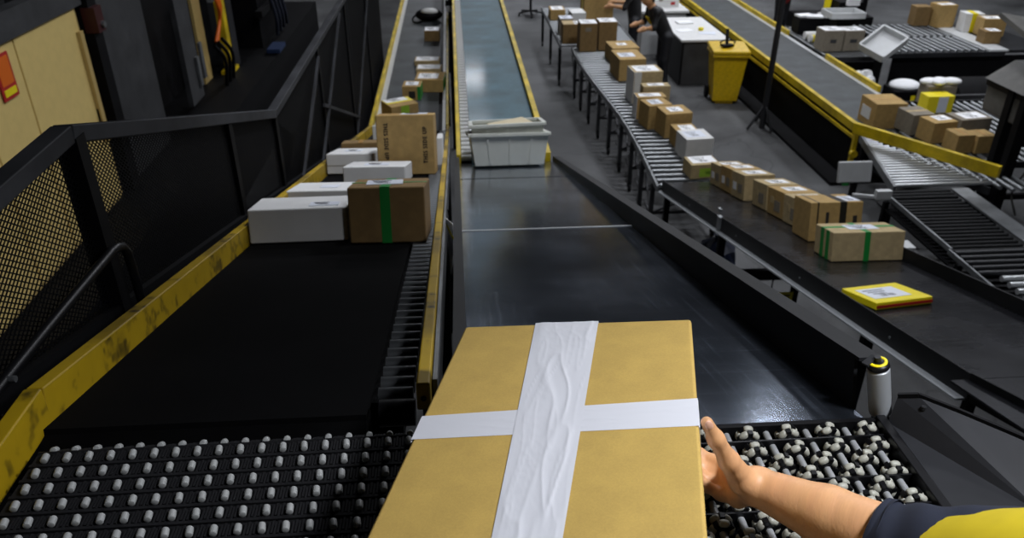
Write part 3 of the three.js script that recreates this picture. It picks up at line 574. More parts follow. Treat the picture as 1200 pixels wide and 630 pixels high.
// on the dark decline belt
parcel('white_parcel', 'white flat carton nearest the viewer on the black decline belt', 'box', 'white cartons on the decline belt', [-0.70, on(-2.38), -2.38], [0.325, 0.115, 0.24], 2, 15, M.white, [LAB(0.6, 0.12, 0.3, 0.3, M.paperBlue)]);
parcel('white_parcel', 'low white carton lying behind the nearest white carton on the decline belt', 'box', 'white cartons on the decline belt', [-0.72, on(-3.05), -3.05], [0.31, 0.07, 0.24], -3, 15, M.white, [LAB(0.4, 0.3, 0.25, 0.3, M.paperBlue)]);
parcel('brown_parcel', 'dark brown carton with green tape and address sheet on the decline belt', 'box', undefined, [-0.365, on(-2.34), -2.34], [0.25, 0.185, 0.2], -3, 15, M.kraftDark, [tapeTop(M.green, 0.42, 0.13), tapeFront(M.green, 0.42, 0.13, 0, 1), ['tape', 'top', 0.0, 0.47, 0.998, 0.07, M.green], LAB(0.2, 0.25, 0.48, 0.5, M.paperBlue, 0.1)]);
parcel('white_parcel', 'white carton directly behind the brown carton with green tape', 'box', 'white cartons on the decline belt', [-0.575, on(-3.68), -3.68], [0.31, 0.085, 0.22], -6, 15, M.white, [LAB(0.3, 0.25, 0.4, 0.3, M.paperBlue)]);
parcel('white_parcel', 'white carton near the left rail in front of the small brown carton', 'box', 'white cartons on the decline belt', [-0.715, on(-4.05), -4.05], [0.26, 0.11, 0.3], -4, 15, M.white, [LAB(0.3, 0.4, 0.35, 0.25, M.paperBlue), ['tape', 'front', 0.01, 0.42, 0.98, 0.02, M.kraftGrey]]);
parcel('brown_parcel', 'small brown carton against the left yellow rail below the belt bend', 'box', undefined, [-0.735, on(-4.75), -4.75], [0.235, 0.1, 0.2], 2, 15, M.kraftDark, [tapeTop(M.brownTape), ['print_mark', 'front', 0.08, 0.5, 0.1, 0.2, M.ink]]);
parcel('white_parcel', 'pale grey carton half hidden behind the tall upright carton', 'box', 'white cartons on the decline belt', [-0.6, on(-5.35), -5.35], [0.25, 0.16, 0.3], -3, 15, M.whiteGloss, []);
const tsu = parcel('upright_parcel', 'tall brown carton printed THIS SIDE UP standing on the decline belt', 'box', undefined, [-0.43, on(-3.96), -3.96], [0.305, 0.315, 0.14], -4, 15, M.kraft, [LAB(0.42, 0.2, 0.45, 0.6, M.paperBlue), ['tape', 'top', 0.05, 0.3, 0.3, 0.4, M.brownTape]]);
parcel('foam_sheet', 'white foam sheet between the tall carton and the right rail', 'box', undefined, [-0.125, on(-4.3), -4.3], [0.035, 0.16, 0.3], 0, 15, M.white, []);
// on the level grey belt
parcel('yellowed_parcel', 'turned brown carton with yellow tape at the start of the grey belt', 'box', undefined, [-0.59, lb, -6.98], [0.27, 0.15, 0.24], 28, 0, M.kraft, [['tape', 'top', 0.02, 0.4, 0.96, 0.5, M.yellowTape], ['tape', 'front', 0.35, 0.1, 0.3, 0.85, M.lime], LAB(0.05, 0.55, 0.8, 0.4, M.paper)]);
parcel('brown_parcel', 'small brown carton with a green end and white label on the grey belt', 'box', undefined, [-0.53, lb, -7.66], [0.18, 0.14, 0.2], -4, 0, M.kraft, [['tape', 'right', 0.02, 0.02, 0.96, 0.96, M.green], ['print_mark', 'front', 0.35, 0.15, 0.35, 0.5, M.ink], ['tape', 'front', 0.82, 0.02, 0.17, 0.96, M.green], LAB(0.15, 0.2, 0.7, 0.6)]);
parcel('brown_parcel', 'brown carton with green side panel against the right rail of the grey belt', 'box', undefined, [-0.42, lb, -7.92], [0.29, 0.13, 0.3], -5, 0, M.kraft, [['tape', 'right', 0.02, 0.02, 0.96, 0.96, M.green], LAB(0.1, 0.15, 0.7, 0.6)]);
parcel('flat_parcel', 'flat white packet in front of another flat packet on the grey belt', 'box', 'flat packets on the grey belt', [-0.43, lb, -8.58], [0.27, 0.055, 0.2], -3, 0, M.kraftPale, [LAB(0.05, 0.1, 0.9, 0.8)]);
parcel('flat_parcel', 'flat white packet behind another flat packet on the grey belt', 'box', 'flat packets on the grey belt', [-0.46, lb, -8.92], [0.28, 0.055, 0.2], -3, 0, M.kraftPale, [LAB(0.05, 0.1, 0.9, 0.8)]);
parcel('brown_parcel', 'reddish brown small carton with white top far along the grey belt', 'box', undefined, [-0.375, lb, -10.05], [0.19, 0.13, 0.22], -2, 0, M.kraftDark, [LAB(0.02, 0.05, 0.96, 0.9)]);
{
  const t = thing('shoulder_bag', 'black bag with a white wrapped bundle farthest along the grey belt', 'bag', [-0.34, lb, -11.25]);
  const g = new THREE.SphereGeometry(1, 20, 12).toNonIndexed(); g.scale(0.19, 0.08, 0.15); g.translate(0, 0.078, 0); obj('bag_body', g, M.black, t);
  const g2 = new THREE.SphereGeometry(1, 16, 10).toNonIndexed(); g2.scale(0.12, 0.045, 0.08); g2.translate(0.01, 0.13, 0.05); obj('bundle', g2, M.whiteGloss, t);
  obj('strap', tube([[-0.16, 0.1, 0.05], [-0.22, 0.05, 0.12], [-0.2, 0.02, 0.18], [-0.1, 0.02, 0.2]], 0.012, 20, 6), M.black, t);
}
// on the right chute
parcel('yellow_flat_parcel', 'flat yellow edged parcel with a white address label on the right chute', 'box', undefined, [2.31, rc(-3.6), -3.6], [0.385, 0.045, 0.3], 12, 14, M.yellowTape, [LAB(0.1, 0.2, 0.66, 0.58, M.paperBlue), ['stripe', 'front', 0.005, 0.25, 0.99, 0.35, M.red]]);
parcel('green_taped_parcel', 'pale brown carton with green tape bands on the right chute', 'box', undefined, [2.535, rc(-4.6), -4.6], [0.5, 0.205, 0.3], -2, 14, M.kraftPale, [['tape', 'front', 0.44, 0, 0.08, 1, M.green], ['tape', 'top', 0.44, 0, 0.08, 1, M.green], ['tape', 'top', 0.0, 0.5, 1, 0.16, M.green], ['tape', 'left', 0.2, 0, 0.18, 1, M.green], ['tape', 'left', 0.5, 0, 0.18, 1, M.green], LAB(0.3, 0.3, 0.42, 0.45, M.paperBlue)]);
parcel('strapped_parcel', 'brown carton with black straps behind the green taped carton', 'box', undefined, [2.63, rc(-5.17), -5.17], [0.4, 0.3, 0.33], -2, 14, M.kraft, [['tape', 'front', 0.13, 0, 0.03, 1, M.blackTape], ['tape', 'front', 0.56, 0, 0.13, 1, M.blackTape], ['print_mark', 'front', 0.3, 0.25, 0.06, 0.5, M.ink], ['print_mark', 'front', 0.82, 0.25, 0.08, 0.4, M.ink], ['tape', 'top', 0.13, 0, 0.03, 1, M.blackTape], ['tape', 'top', 0.56, 0, 0.13, 1, M.blackTape], LAB(0.7, 0.1, 0.28, 0.6, M.paperBlue)]);
const rowSpec = [['third', -5.57, 0.34, 0.235, M.kraftPale], ['second', -5.92, 0.36, 0.235, M.kraft], ['first', -6.31, 0.35, 0.235, M.kraftPale]];
['nearest brown carton in the nearer row of three, touching the strapped carton', 'middle brown carton in the nearer row of three on the right chute', 'farthest brown carton in the nearer row of three on the right chute'].forEach((label, i) => {
  const [, z, d, h, m] = rowSpec[i];
  parcel('row_parcel', label, 'box', 'cartons in a row along the right chute', [2.735 + 0.01 * i, rc(z), z], [0.29, h, d], 0, 14, m, [LAB(0.25, 0.25, 0.6, 0.5, M.paper), ['print_mark', 'left', 0.2, 0.2, 0.35, 0.4, M.kraftGrey], ['shipping_label', 'left', 0.6, 0.45, 0.2, 0.25, M.kraftPale]]);
});
['nearest brown carton in the far row of three on the right chute', 'middle brown carton in the far row of three on the right chute', 'end brown carton in the far row of three, at the foot of the right chute'].forEach((label, i) => {
  const z = [-6.78, -7.16, -7.52][i], d = [0.36, 0.34, 0.34][i], h = [0.25, 0.25, 0.23][i];
  parcel('row_parcel', label, 'box', 'cartons in a row along the right chute', [2.72 + 0.01 * i, rc(z), z], [0.3, h, d], 0, 14, i === 1 ? M.kraft : M.kraftPale, [LAB(0.2, 0.2, 0.65, 0.55, M.paper), ['print_mark', 'left', 0.15, 0.25, 0.3, 0.35, M.kraftGrey], ['shipping_label', 'left', 0.6, 0.3, 0.25, 0.3, M.paper]]);
});
// on the roller conveyor
const RG = 'cartons on the long roller conveyor';
parcel('roller_parcel', 'low brown carton with a lime green print at the foot of the roller conveyor', 'box', RG, [2.6, rv, -8.12], [0.34, 0.17, 0.26], 5, 0, M.kraftPale, [['print_mark', 'front', 0.3, 0.12, 0.68, 0.6, M.lime], ['print_mark', 'front', 0.5, 0.3, 0.3, 0.22, M.green], LAB(0.1, 0.2, 0.85, 0.75)]);
parcel('roller_parcel', 'white carton standing behind the low carton with the lime print', 'box', RG, [2.68, rv, -8.66], [0.34, 0.27, 0.34], 6, 0, M.white, [LAB(0.1, 0.2, 0.7, 0.6, M.paperBlue)]);
parcel('roller_parcel', 'brown carton directly behind the white carton on the roller conveyor', 'box', RG, [2.68, rv, -9.06], [0.28, 0.22, 0.3], 4, 0, M.kraft, [LAB(0.25, 0.2, 0.65, 0.6)]);
parcel('roller_parcel', 'large brown carton with a square top label, fourth up the roller conveyor', 'box', RG, [2.62, rv, -9.44], [0.36, 0.32, 0.34], 8, 0, M.kraft, [LAB(0.25, 0.25, 0.5, 0.5)]);
parcel('roller_parcel', 'wedge of a brown carton with a white front label at the roller conveyor centre', 'box', RG, [2.48, rv, -9.78], [0.33, 0.32, 0.3], 12, 0, M.kraft, [['shipping_label', 'front', 0.62, 0.05, 0.34, 0.5, M.paper], LAB(0.2, 0.2, 0.5, 0.6, M.paperBlue)]);
parcel('roller_parcel', 'brown carton with a white left end and long top label', 'box', RG, [2.42, rv, -10.21], [0.4, 0.3, 0.22], 2, 0, M.kraft, [['shipping_label', 'left', 0, 0, 1, 1, M.paper], LAB(0.1, 0.2, 0.75, 0.6)]);
parcel('roller_parcel', 'thin brown carton wedged behind the long labelled carton', 'box', RG, [2.56, rv, -10.5], [0.38, 0.36, 0.18], 2, 0, M.kraftPale, [LAB(0.2, 0.2, 0.6, 0.6)]);
parcel('roller_parcel', 'tall carton with a white plastic left side and front label', 'box', RG, [2.5, rv, -10.86], [0.42, 0.46, 0.36], 4, 0, M.kraftPale, [['shipping_label', 'left', 0, 0, 1, 1, M.paper], ['shipping_label', 'front', 0.02, 0.0, 0.24, 1, M.whiteGloss], ['shipping_label', 'front', 0.5, 0.2, 0.28, 0.45, M.paper], LAB(0.1, 0.1, 0.8, 0.8, M.paper)]);
parcel('roller_parcel', 'brown carton with a clear packing list pouch on its sloping top', 'box', RG, [2.52, rv, -12.0], [0.42, 0.34, 0.6], 3, 0, M.kraft, [LAB(0.1, 0.25, 0.6, 0.4, M.paperBlue)]);
parcel('roller_parcel', 'wide brown carton in front of the bending worker', 'box', RG, [2.6, rv, -13.0], [0.46, 0.26, 0.5], 4, 0, M.kraft, [LAB(0.3, 0.4, 0.35, 0.3)]);
parcel('roller_parcel', 'left of the two tall brown cartons with white tops on the roller conveyor', 'box', RG, [2.18, rv, -13.85], [0.3, 0.48, 0.34], 0, 0, M.kraftDark, [LAB(0.02, 0.05, 0.96, 0.9), ['shipping_label', 'front', 0.3, 0.72, 0.35, 0.14, M.kraftGrey]]);
parcel('roller_parcel', 'right of the two tall brown cartons with white tops on the roller conveyor', 'box', RG, [2.52, rv, -13.9], [0.32, 0.49, 0.34], 0, 0, M.kraftDark, [LAB(0.02, 0.05, 0.96, 0.9)]);
parcel('roller_parcel', 'brown carton with a pale top left of the two tall cartons', 'box', RG, [1.96, rv, -14.45], [0.3, 0.34, 0.34], 0, 0, M.kraftDark, [LAB(0.7, 0.1, 0.28, 0.7), ['tape', 'top', 0.02, 0.05, 0.66, 0.9, M.kraftPale]]);
parcel('roller_parcel', 'very large brown carton standing at the far end of the roller conveyor', 'box', RG, [2.62, rv, -16.3], [0.6, 0.62, 0.5], 0, 0, M.kraft, [['tape', 'left', 0.3, 0, 0.3, 1, M.yellowTape]]);
parcel('roller_parcel', 'white wrapped bundle on the far roller table', 'box', RG, [2.28, 0.776, -15.6], [0.28, 0.3, 0.4], 4, 0, M.white, []);
parcel('roller_parcel', 'small brown carton at the far left end of the far roller table', 'box', RG, [1.96, 0.776, -16.4], [0.3, 0.2, 0.4], 0, 0, M.kraft, [LAB(0.1, 0.1, 0.8, 0.8)]);
parcel('roller_parcel', 'grey plastic wrapped parcel on the near end of the far roller table', 'box', RG, [1.98, 0.776, -15.1], [0.26, 0.3, 0.3], 0, 0, M.kraftGrey, [LAB(0.05, 0.05, 0.9, 0.9, M.paperBlue)]);
// on the roller table behind the yellow rail
const CG = 'cartons behind the bent yellow rail', ct = 0.786;
parcel('table_parcel', 'tall brown carton with an end label at the end of the wide grey belt', 'box', undefined, [5.47, 0.75, -9.66], [0.42, 0.34, 0.44], 0, 0, M.kraft, [['shipping_label', 'left', 0.3, 0.25, 0.55, 0.45, M.paperBlue], ['tape', 'top', 0.0, 0.45, 1, 0.1, M.brownTape]]);
parcel('table_parcel', 'grey brown carton leftmost behind the bent yellow rail', 'box', CG, [5.78, ct, -9.3], [0.3, 0.27, 0.34], 6, 0, M.kraftGrey, [['tape', 'top', 0, 0.4, 1, 0.15, M.kraftPale]]);
parcel('table_parcel', 'orange brown carton with a white top label behind the yellow rail', 'box', CG, [5.88, ct, -8.98], [0.34, 0.27, 0.28], 10, 0, M.kraft, [LAB(0.35, 0.3, 0.6, 0.6)]);
parcel('table_parcel', 'dark grey carton with a large white label behind the yellow rail', 'box', CG, [6.26, ct, -9.04], [0.44, 0.28, 0.3], 8, 0, M.kraftGrey, [LAB(0.2, 0.15, 0.7, 0.7)]);
parcel('table_parcel', 'left one of two small orange brown cartons by the scanner frame', 'box', CG, [6.0, ct, -8.64], [0.22, 0.23, 0.26], 4, 0, M.kraft, [tapeTop(M.brownTape)]);
parcel('table_parcel', 'right one of two small orange brown cartons by the scanner frame', 'box', CG, [6.24, ct, -8.62], [0.24, 0.22, 0.24], 4, 0, M.kraft, [tapeTop(M.brownTape)]);
parcel('yellow_white_parcel', 'yellow and white carton with white bags on top behind the wide belt', 'box', undefined, [6.44, ct, -10.12], [0.38, 0.24, 0.22], 2, 0, M.yellowTape, [['shipping_label', 'front', 0.4, 0.04, 0.36, 0.92, M.paperBlue]]);
parcel('grey_parcel', 'left of two grey cartons side by side on the small roller bench', 'box', undefined, [6.4, ct, -13.5], [0.36, 0.36, 0.34], 2, 0, M.kraftGrey, [LAB(0.02, 0.05, 0.96, 0.9), ['print_mark', 'front', 0.35, 0.4, 0.3, 0.18, M.greyPaint]]);
parcel('grey_parcel', 'right of two grey cartons side by side on the small roller bench', 'box', undefined, [6.78, ct, -13.52], [0.36, 0.35, 0.34], 2, 0, M.kraftGrey, [LAB(0.02, 0.05, 0.96, 0.9), ['print_mark', 'front', 0.3, 0.4, 0.35, 0.18, M.greyPaint]]);
const UG = 'cartons beside the white edged bench';
parcel('bench_parcel', 'large brown carton farthest back beside the white edged bench', 'box', UG, [9.3, 0.818, -15.0], [0.36, 0.42, 0.34], 4, 0, M.kraft, [LAB(0.1, 0.1, 0.8, 0.5)]);
parcel('bench_parcel', 'white carton with a broad yellow band on the white edged bench', 'box', UG, [9.6, 0.818, -14.62], [0.34, 0.34, 0.3], -8, 0, M.white, [['tape', 'front', 0.35, 0, 0.3, 1, M.yellowTape], ['tape', 'top', 0.35, 0, 0.3, 1, M.yellowTape]]);
parcel('bench_parcel', 'brown carton with a wide white top on the white edged bench', 'box', UG, [9.74, 0.818, -14.25], [0.42, 0.32, 0.3], -4, 0, M.kraft, [LAB(0.1, 0.1, 0.75, 0.7)]);
parcel('bench_parcel', 'small brown carton nearest on the white edged bench', 'box', UG, [9.46, 0.818, -13.72], [0.3, 0.22, 0.26], -4, 0, M.kraftDark, [LAB(0.3, 0.1, 0.65, 0.8)]);
parcel('bench_parcel', 'brown carton at the back left of the white edged bench', 'box', UG, [8.95, 0.818, -15.2], [0.3, 0.36, 0.24], 0, 0, M.kraftDark, []);
// printed words on the upright carton
const font = await new FontLoader().loadAsync('fonts/droid/droid_sans_bold.typeface.json');
for (const [x, y, r] of [[0.245, 0.06, 1], [0.062, 0.275, -1]]) {
  const g = new TextGeometry('THIS SIDE UP', { font, size: 0.0225, depth: 0.001, curveSegments: 3 }).toNonIndexed();
  g.rotateZ(r * Math.PI / 2); g.translate(x + (r > 0 ? 0.022 : -0.022), y, 0.0002); obj('printed_words', g, M.ink, tsu);
}
{ // white tub at the foot of the chute
  function tub(name, label, pos, rot, s = 1) {
    const t = thing(name, label, 'tub', pos, rot); t.scale.setScalar(s);
    const w = 0.5, d = 0.36, h = 0.2, k = 0.03, G = [];
    const wall = (a, b) => bar(a, b, 0.008, 0.008);
    const P = [[-w / 2 + k, 0, d / 2 - k], [w / 2 - k, 0, d / 2 - k], [w / 2 - k, 0, -d / 2 + k], [-w / 2 + k, 0, -d / 2 + k]], Q = [[-w / 2, h, d / 2], [w / 2, h, d / 2], [w / 2, h, -d / 2], [-w / 2, h, -d / 2]];
    const pos2 = []; const quad = (a, b, c, e) => pos2.push(...a, ...b, ...c, ...a, ...c, ...e);
    for (const sh of [0, 0.006]) { const inn = (p) => [p[0] * (1 - sh * 4), p[1] + sh, p[2] * (1 - sh * 4)]; for (let i = 0; i < 4; i++) { const j = (i + 1) % 4; quad(inn(P[i]), inn(P[j]), [Q[j][0] * (1 - sh * 4), h, Q[j][2] * (1 - sh * 4)], [Q[i][0] * (1 - sh * 4), h, Q[i][2] * (1 - sh * 4)]); } quad(inn(P[0]), inn(P[1]), inn(P[2]), inn(P[3])); }
    const g = new THREE.BufferGeometry(); g.setAttribute('position', new THREE.Float32BufferAttribute(pos2, 3)); g.computeVertexNormals(); triUV(g);
    obj('shell', g, M.tub, t);
    obj('rim', [bar(Q[0], Q[1], 0.03, 0.022, 0.004), bar(Q[1], Q[2], 0.03, 0.022, 0.004), bar(Q[2], Q[3], 0.03, 0.022, 0.004), bar(Q[3], Q[0], 0.03, 0.022, 0.004)].map((g2) => { g2.translate(0, -0.006, 0); return g2; }), M.tub, t);
    for (const u of [0.22, 0.5, 0.78]) obj('rib', bar([(-w / 2 + k) + (w - 2 * k) * u, 0.01, d / 2 - k + 0.003], [-w / 2 + w * u, h - 0.03, d / 2 + 0.001], 0.012, 0.006), M.tub, t);
    return t;
  }
  const yb = 3.447 + T16 * (-4.86 + 0.966);
  tub('plastic_tub', 'white plastic tub in front at the foot of the steel chute', [0.32, yb + 0.012, -4.87], [-16 * RAD, 2 * RAD, 0]);
  tub('plastic_tub', 'second white plastic tub tilted inside the front tub', [0.32, yb + 0.085, -4.9], [-14 * RAD, 0, 0.03], 0.93);
  const e = thing('padded_envelope', 'tan padded envelope lying in the upper white tub', 'envelope', [0.34, yb + 0.25, -4.93], [-0.12, 0.3, 0.1]);
  obj('envelope', B(0.26, 0.03, 0.2, 0, 0, 0, 0, 0, 0, 0.012), M.envelope, e);
}
// ---------------------------------------------------------------- things on the hall floor
{
  const t = thing('wheelie_bin', 'yellow wheeled waste bin with closed lid beside the white topped counter', 'bin', [4.68, 0, -13.35], [0, -0.12, 0]);
  const sh = (w, d, y) => [[-w / 2, y, d / 2], [w / 2, y, d / 2], [w / 2, y, -d / 2], [-w / 2, y, -d / 2]];
  const a = sh(0.42, 0.42, 0.06), b = sh(0.56, 0.56, 0.84), pos = []; const quad = (p, q, r, s) => pos.push(...p, ...q, ...r, ...p, ...r, ...s);
  for (let i = 0; i < 4; i++) quad(a[i], a[(i + 1) % 4], b[(i + 1) % 4], b[i]); quad(...a); quad(...b);
  const g = new THREE.BufferGeometry(); g.setAttribute('position', new THREE.Float32BufferAttribute(pos, 3)); g.computeVertexNormals(); triUV(g);
  obj('body', g, M.yellowBin, t);
  obj('rim', B(0.62, 0.05, 0.62, 0, 0.85, 0, 0, 0, 0, 0.015), M.yellowBin, t);
  obj('lid', B(0.63, 0.07, 0.64, 0, 0.92, 0.0, 0.05, 0, 0, 0.025), M.yellowBin, t);
  obj('handle', tube([[-0.12, 0.97, -0.16], [-0.1, 1.02, -0.1], [0.1, 1.02, -0.1], [0.12, 0.97, -0.16]], 0.014, 20, 8), M.black, t);
  obj('wheel', Cy(0.11, 0.11, 0.05, 'x', 0.25, 0.11, -0.22, 20), M.black, t); obj('wheel', Cy(0.11, 0.11, 0.05, 'x', -0.25, 0.11, -0.22, 20), M.black, t);
  obj('foot', B(0.3, 0.06, 0.1, 0, 0.03, 0.12), M.yellowBin, t);
  obj('sticker', [B(0.05, 0.12, 0.004, -0.2, 0.6, 0.247)], M.paper, t);
}
{
  const t = thing('hand_scanner', 'black handheld scanner lying on the yellow bin lid', 'scanner', [4.62, 0.965, -13.3]);
  obj('scanner_body', [bar([0, 0.02, 0], [0.02, 0.26, -0.12], 0.05, 0.05), B(0.2, 0.03, 0.12, 0, 0.02, 0.02, 0, 0.3, 0)], M.black, t);
}
{
  const t = thing('counter', 'dark sided counter with a white top covered in papers', 'table', [4.55, 0, -15.2]);
  obj('top', B(0.9, 0.04, 1.9, 0, 0.83, 0, 0, 0, 0, 0.006), M.white, t);
  obj('front_panel', B(0.8, 0.79, 0.03, 0.02, 0.405, 0.9), M.greyPaint, t);
  obj('side_panel', B(0.03, 0.79, 1.8, -0.4, 0.405, 0), M.blackGloss, t); obj('side_panel', B(0.03, 0.79, 1.8, 0.42, 0.405, 0), M.black, t);
}
[[4.35, -15.0, 0.3, 'sheet of white paper at the left of the counter top'], [4.72, -14.75, -0.2, 'sheet of white paper at the right of the counter top'], [4.5, -15.6, 0.1, 'stack of white papers at the back of the counter top']].forEach(([x, z, r, label], i) => { const p = obj('paper', B(0.3, i === 2 ? 0.03 : 0.004, 0.22, 0, 0, 0, 0, r, 0), i === 1 ? M.paperBlue : M.paper); p.position.set(x, 0.8535 + (i === 2 ? 0.013 : 0), z); tag(p, label, 'paper'); });
{ const p = obj('tape_roll', Cy(0.05, 0.05, 0.05, 'y', 0, 0, 0, 16), M.yellowTape); p.position.set(4.66, 0.88, -14.98); tag(p, 'small yellow tape roll on the white counter top', 'tape'); }
{
  const t = thing('cabinet', 'white cabinet with a printer tray behind the white topped counter', 'cabinet', [4.35, 0, -17.0]);
  obj('body', B(0.9, 0.85, 0.9, 0, 0.425, 0, 0, 0, 0, 0.008), M.whiteMetal, t);
  obj('top', B(1.0, 0.05, 1.0, 0, 0.88, 0, 0, 0, 0, 0.008), M.white, t);
  obj('printer', B(0.55, 0.36, 0.45, 0.1, 1.08, -0.1, 0, 0, 0, 0.02), M.white, t);
  obj('print_mark', [B(0.08, 0.05, 0.004, -0.02, 1.05, 0.127)], M.kraftGrey, t); obj('print_mark', [B(0.09, 0.06, 0.004, 0.24, 0.98, 0.127)], M.red, t);
}
{
  const t = thing('steel_pole', 'thin dark steel pole with a splayed foot in front of the wide belt', 'pole', [4.88, 0, -11.88]);
  obj('pole', rod([0, 0, 0], [0.02, 4.6, 0], 0.045, 14), M.darkSteel, t);
  obj('foot_strut', [bar([0, 0.4, 0], [-0.28, 0.02, 0.1], 0.03, 0.03), bar([0, 0.4, 0], [0.06, 0.02, 0.26], 0.03, 0.03), bar([0, 0.4, 0], [0, 0.02, -0.3], 0.03, 0.03)], M.darkSteel, t);
}
{
  const t = thing('office_chair', 'black swivel office chair on the far hall floor', 'chair', [1.95, 0, -20.6]);
  for (let k = 0; k < 5; k++) { const a = k * 1.2566 + 0.3, c = Math.cos(a), s = Math.sin(a); const l = obj('base_leg', bar([0, 0.12, 0], [c * 0.32, 0.08, s * 0.32], 0.05, 0.03), M.black, t); obj('castor', Cy(0.03, 0.03, 0.04, 'x', c * 0.32, 0.03, s * 0.32, 10), M.black, l); }
  obj('column', Cy(0.03, 0.03, 0.4, 'y', 0, 0.3, 0, 12), M.black, t); obj('seat', B(0.5, 0.09, 0.48, 0, 0.5, 0, 0, 0, 0, 0.03), M.black, t); obj('backrest', B(0.46, 0.5, 0.07, 0, 0.85, -0.25, 0.1, 0, 0, 0.03), M.black, t);
}
{ // packing station among the far right tables
  const t = thing('stacked_tray', 'white plastic tray tipped on its stand left of the far roller bench', 'tray', [7.1, 0, -12.82]);
  const q = [B(0.62, 0.02, 0.46, 0, 0, 0), B(0.62, 0.12, 0.03, 0, 0.05, 0.23), B(0.62, 0.12, 0.03, 0, 0.05, -0.23), B(0.03, 0.12, 0.46, 0.31, 0.05, 0), B(0.03, 0.12, 0.46, -0.31, 0.05, 0)].map((g) => { g.applyMatrix4(new THREE.Matrix4().makeRotationFromEuler(new THREE.Euler(0.35, 0.6, 0.2))); g.translate(0, 1.05, 0); return g; });
  obj('tray', q, M.whiteMetal, t); obj('stand', [bar([0, 0, 0], [0, 1.0, 0], 0.1, 0.1), B(0.5, 0.03, 0.5, 0, 0.015, 0)], M.black, t);
  const t2 = thing('stacked_tray', 'white plastic tray lying flat behind the tipped tray', 'tray', [6.95, 0, -13.75 - 0.35]);
  obj('tray', [B(0.6, 0.02, 0.44, 0, 1.27, 0), B(0.6, 0.1, 0.03, 0, 1.31, 0.22), B(0.6, 0.1, 0.03, 0, 1.31, -0.22), B(0.03, 0.1, 0.44, 0.3, 1.31, 0), B(0.03, 0.1, 0.44, -0.3, 1.31, 0)], M.whiteMetal, t2);
  obj('stand', [bar([0, 0.8, 0], [0, 1.27, 0], 0.3, 0.3)], M.black, t2);
}
{
  const t = thing('mail_sack_stand', 'black waste stand with a white plastic liner in front of the tipped tray', 'bin', [7.35, 0, -12.3]);
  obj('stand', [B(0.5, 0.5, 0.45, 0, 0.25, 0, 0, 0, 0, 0.03)], M.black, t);
  const g = new THREE.SphereGeometry(1, 18, 10).toNonIndexed(); g.scale(0.25, 0.09, 0.22); g.translate(0, 0.53, 0); obj('liner', g, M.paper, t);
  obj('tag', B(0.07, 0.14, 0.004, 0.05, 0.35, 0.228), M.yellowTape, t);
}
{
  const t = thing('clear_bin', 'clear plastic bin heaped with white bags behind the yellow and white carton', 'bin', [6.78, 0.79, -10.52]);
  obj('bin', [B(0.42, 0.3, 0.26, 0, 0.15, 0, 0, 0, 0, 0.02)], M.kraftGrey, t);
  for (let k = 0; k < 4; k++) { const g = new THREE.SphereGeometry(1, 12, 8).toNonIndexed(); g.scale(0.14, 0.05, 0.1); g.rotateY(k); g.translate(-0.12 + 0.09 * k, 0.32 + 0.02 * (k % 2), 0.04 * (k % 2 ? 1 : -1)); obj('bag', g, M.paper, t); }
}
{
  const t = thing('black_crate', 'black crate with white papers on top beside the wide belt', 'crate', [6.72, 0.786, -14.95]);
  obj('crate', B(0.5, 0.3, 0.36, 0, 0.15, 0, 0, 0, 0, 0.02), M.black, t); obj('papers', [B(0.3, 0.03, 0.2, -0.1, 0.32, 0.0, 0, 0.2, 0), B(0.3, 0.03, 0.22, 0.06, 0.315, 0.06, 0, -0.2, 0)], M.paper, t);
}
{
  const t = thing('wrapped_roll', 'white wrapped roll with two yellow bands on the small roller bench', 'parcel', [6.6, 0.852, -14.2]);
  obj('roll', [Cy(0.065, 0.065, 0.3, 'x', 0, 0, 0, 16)], M.white, t); for (const x of [-0.08, 0.06]) obj('band', Cy(0.067, 0.067, 0.045, 'x', x, 0, 0, 16), M.yellowTape, t);
  const t2 = thing('wrapped_roll', 'plain white wrapped roll behind the one with yellow bands', 'parcel', [6.6, 0.857, -14.42]); obj('roll', [Cy(0.07, 0.07, 0.3, 'x', 0, 0, 0, 16)], M.white, t2);
}
{
  const t = thing('work_cart', 'black trolley piled with dark gear and white papers behind the trays', 'trolley', [7.9, 0, -16.6]);
  obj('cart_body', [B(1.5, 0.75, 0.8, 0, 0.4, 0), B(0.5, 0.3, 0.5, 0.3, 0.9, 0), B(0.08, 1.7, 0.08, 0.6, 0.85, 0.2), B(0.6, 0.35, 0.06, 0.55, 1.5, 0.2)], M.black, t);
  obj('papers', [B(0.4, 0.06, 0.28, -0.1, 0.8, 0.2, 0, 0.3, 0), B(0.25, 0.2, 0.1, 0.3, 1.1, 0.3)], M.paper, t);
  obj('yellow_card', B(0.14, 0.3, 0.03, -0.05, 0.95, -0.1), M.yellowTape, t);
}
{
  const t = thing('chain_drive', 'dark drive chain housing with pale links under the scanner frame', 'machine', [8.0, 0, -11.6]);
  obj('drum', Cy(0.42, 0.42, 0.7, 'x', 0, 0.42, 0, 28), M.black, t);
  obj('frame', [B(1.2, 0.06, 0.06, 0, 0.7, 0.5), B(0.06, 0.7, 0.06, -0.55, 0.35, 0.5), B(0.06, 0.7, 0.06, 0.55, 0.35, 0.5)], M.greyPaint, t);
  for (let k = 0; k < 9; k++) { const a = -0.2 + k * 0.22; obj('chain_link', B(0.09, 0.06, 0.03, 0.1 * k - 0.3, 0.55 + 0.12 * Math.sin(a * 2), 0.47, 0, 0, 0.4 - 0.1 * k), M.whiteMetal, t); }
}
